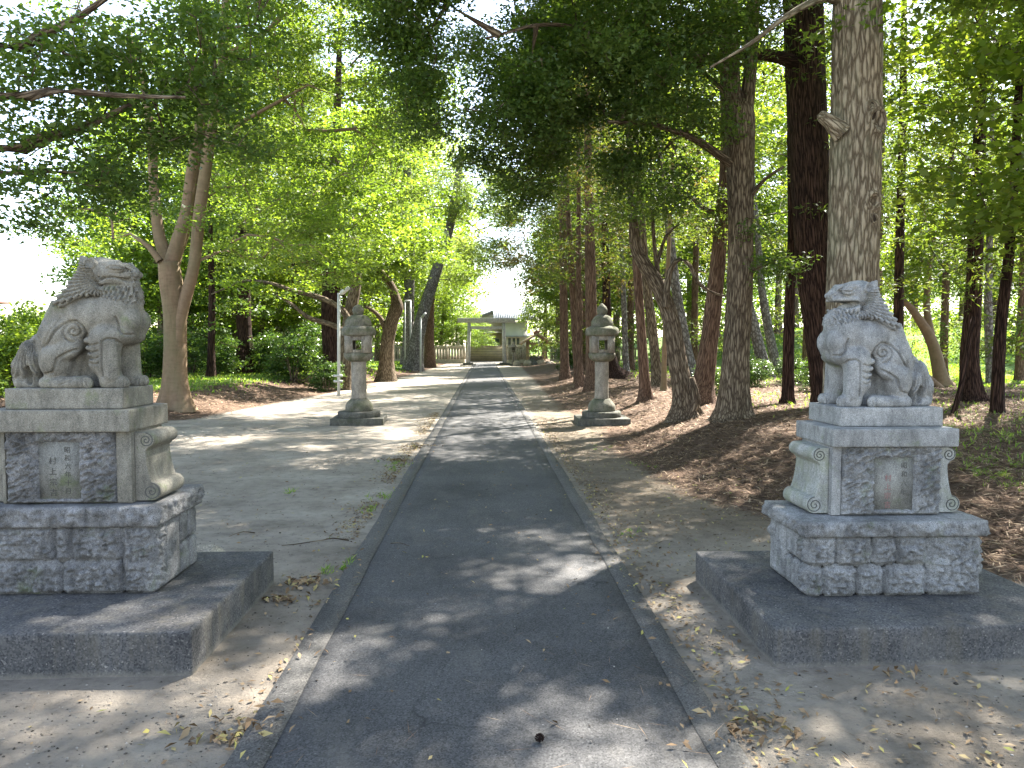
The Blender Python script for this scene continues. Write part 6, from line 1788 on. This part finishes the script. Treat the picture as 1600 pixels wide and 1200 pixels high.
V = np.einsum('nij,kj->nki', Rm, ico)*s[:, None, None]+np.c_[P, zat(P[:, 0], P[:, 1])+.001][:, None, :]
V = V+rg.normal(size=V.shape)*s[:, None, None]*.12
Q = (np.array(tri)[None]+7*np.arange(n)[:, None, None]).reshape(-1, 3)
o = link('pebbles', mesh_np('pebbles', V.reshape(-1, 3), Q, {'rnd': np.repeat(rg.random(n), 7)}), M['pebble'], smooth=True); tag(o, kind='stuff')
# grass
def f_gr(x, y):
    dl = left_edge(y)-x
    g = sst((y-17.5)/2.5)*sst((dl-1.2)/2.0); g = np.maximum(g, sst((x-10)/4)*sst((y-19)/6)); g = np.maximum(g, .25*sst((y-22)/5)*sst((x-4.6)/3))
    g = np.maximum(g, .05*sst((x-4.5)/2)*sst((y-6)/3)); g = np.maximum(g, .9*sst((y-30)/8)*sst((dl-.2)/1.5))
    return g*(vn(np.stack([x, y, 0*x], -1)*.8, 12) > -.35)*(vn(np.stack([x, y, 0*x], -1)*4, 13) > -.4)
n = 90000
d = 5*np.exp(rg.random(n*5)*math.log(60/5)); a = rg.uniform(-.85, .85, n*5); X = np.c_[d*a, d]; X = X[rg.random(n*5) < f_gr(X[:, 0], X[:, 1])][:n]; n = len(X)
hgt = rg.uniform(.025, .075, n)*(1+X[:, 1]/45); w = .004*(1+X[:, 1]/6); an = rg.random(n)*6.28; lean = rg.normal(size=(n, 2))*.5
b = np.c_[X, H(X[:, 0], X[:, 1])-.005]; s1 = np.c_[np.cos(an)*w, np.sin(an)*w, 0*an]
t1 = b+np.c_[lean*hgt[:, None]*.4, hgt*.6]; t2 = b+np.c_[lean*hgt[:, None], hgt]
V = np.stack([b-s1, b+s1, t1+s1*.7, t2, t1-s1*.7], 1).reshape(-1, 3); k = np.arange(n)*5
Q = np.concatenate([np.c_[k, k+1, k+2, k+4]]); T = np.c_[k+4, k+2, k+3]
m = MB(); m.add(V, Q, T); me = m.mesh('grass'); at_ = me.attributes.new('rnd', 'FLOAT', 'POINT'); at_.data.foreach_set('value', np.repeat(rg.random(n), 5).astype(np.float32))
o = link('grass', me, M['grass_blade']); tag(o, kind='stuff')
# small weeds: along the edging and on the right bank
W_ = []
for (px, py, r_, k) in ((612, 728, .18, 16), (596, 775, .14, 14), (575, 800, .08, 8), (455, 770, .06, 5), (540, 885, .05, 7), (505, 895, .05, 5), (715, 668, .2, 12), (1400, 760, .1, 1), (1545, 770, .35, 60), (1570, 800, .3, 60), (1585, 720, .5, 60), (1000, 730, .2, 5), (940, 700, .2, 5), (985, 830, .1, 4)):
    q = at(px, py, 1.0); kk = -CZ/(q.z-CZ); c = np.array([q.x*kk, kk]); W_.append(c+rg.normal(size=(k, 2))*r_*np.array([.5, 1]))
P = np.vstack(W_); P = P[~inslab(P[:, 0], P[:, 1]) & ~on_path(P[:, 0])]; P = np.repeat(P, 7, 0)+rg.normal(size=(len(P)*7, 2))*.014; n = len(P)
hgt = rg.uniform(.015, .05, n); an = rg.random(n)*6.28; lean = rg.normal(size=(n, 2))*.9; w = np.full(n, .003)
b = np.c_[P, zat(P[:, 0], P[:, 1])-.002]; s1 = np.c_[np.cos(an)*w, np.sin(an)*w, 0*an]; t1 = b+np.c_[lean*hgt[:, None]*.5, hgt*.6]; t2 = b+np.c_[lean*hgt[:, None], hgt]
V = np.stack([b-s1, b+s1, t1+s1, t2, t1-s1], 1).reshape(-1, 3); k = np.arange(n)*5
m = MB(); m.add(V, np.c_[k, k+1, k+2, k+4], np.c_[k+4, k+2, k+3]); me = m.mesh('weeds'); at_ = me.attributes.new('rnd', 'FLOAT', 'POINT'); at_.data.foreach_set('value', np.repeat(rg.random(n), 5).astype(np.float32))
o = link('weeds', me, M['grass_blade']); tag(o, kind='stuff')
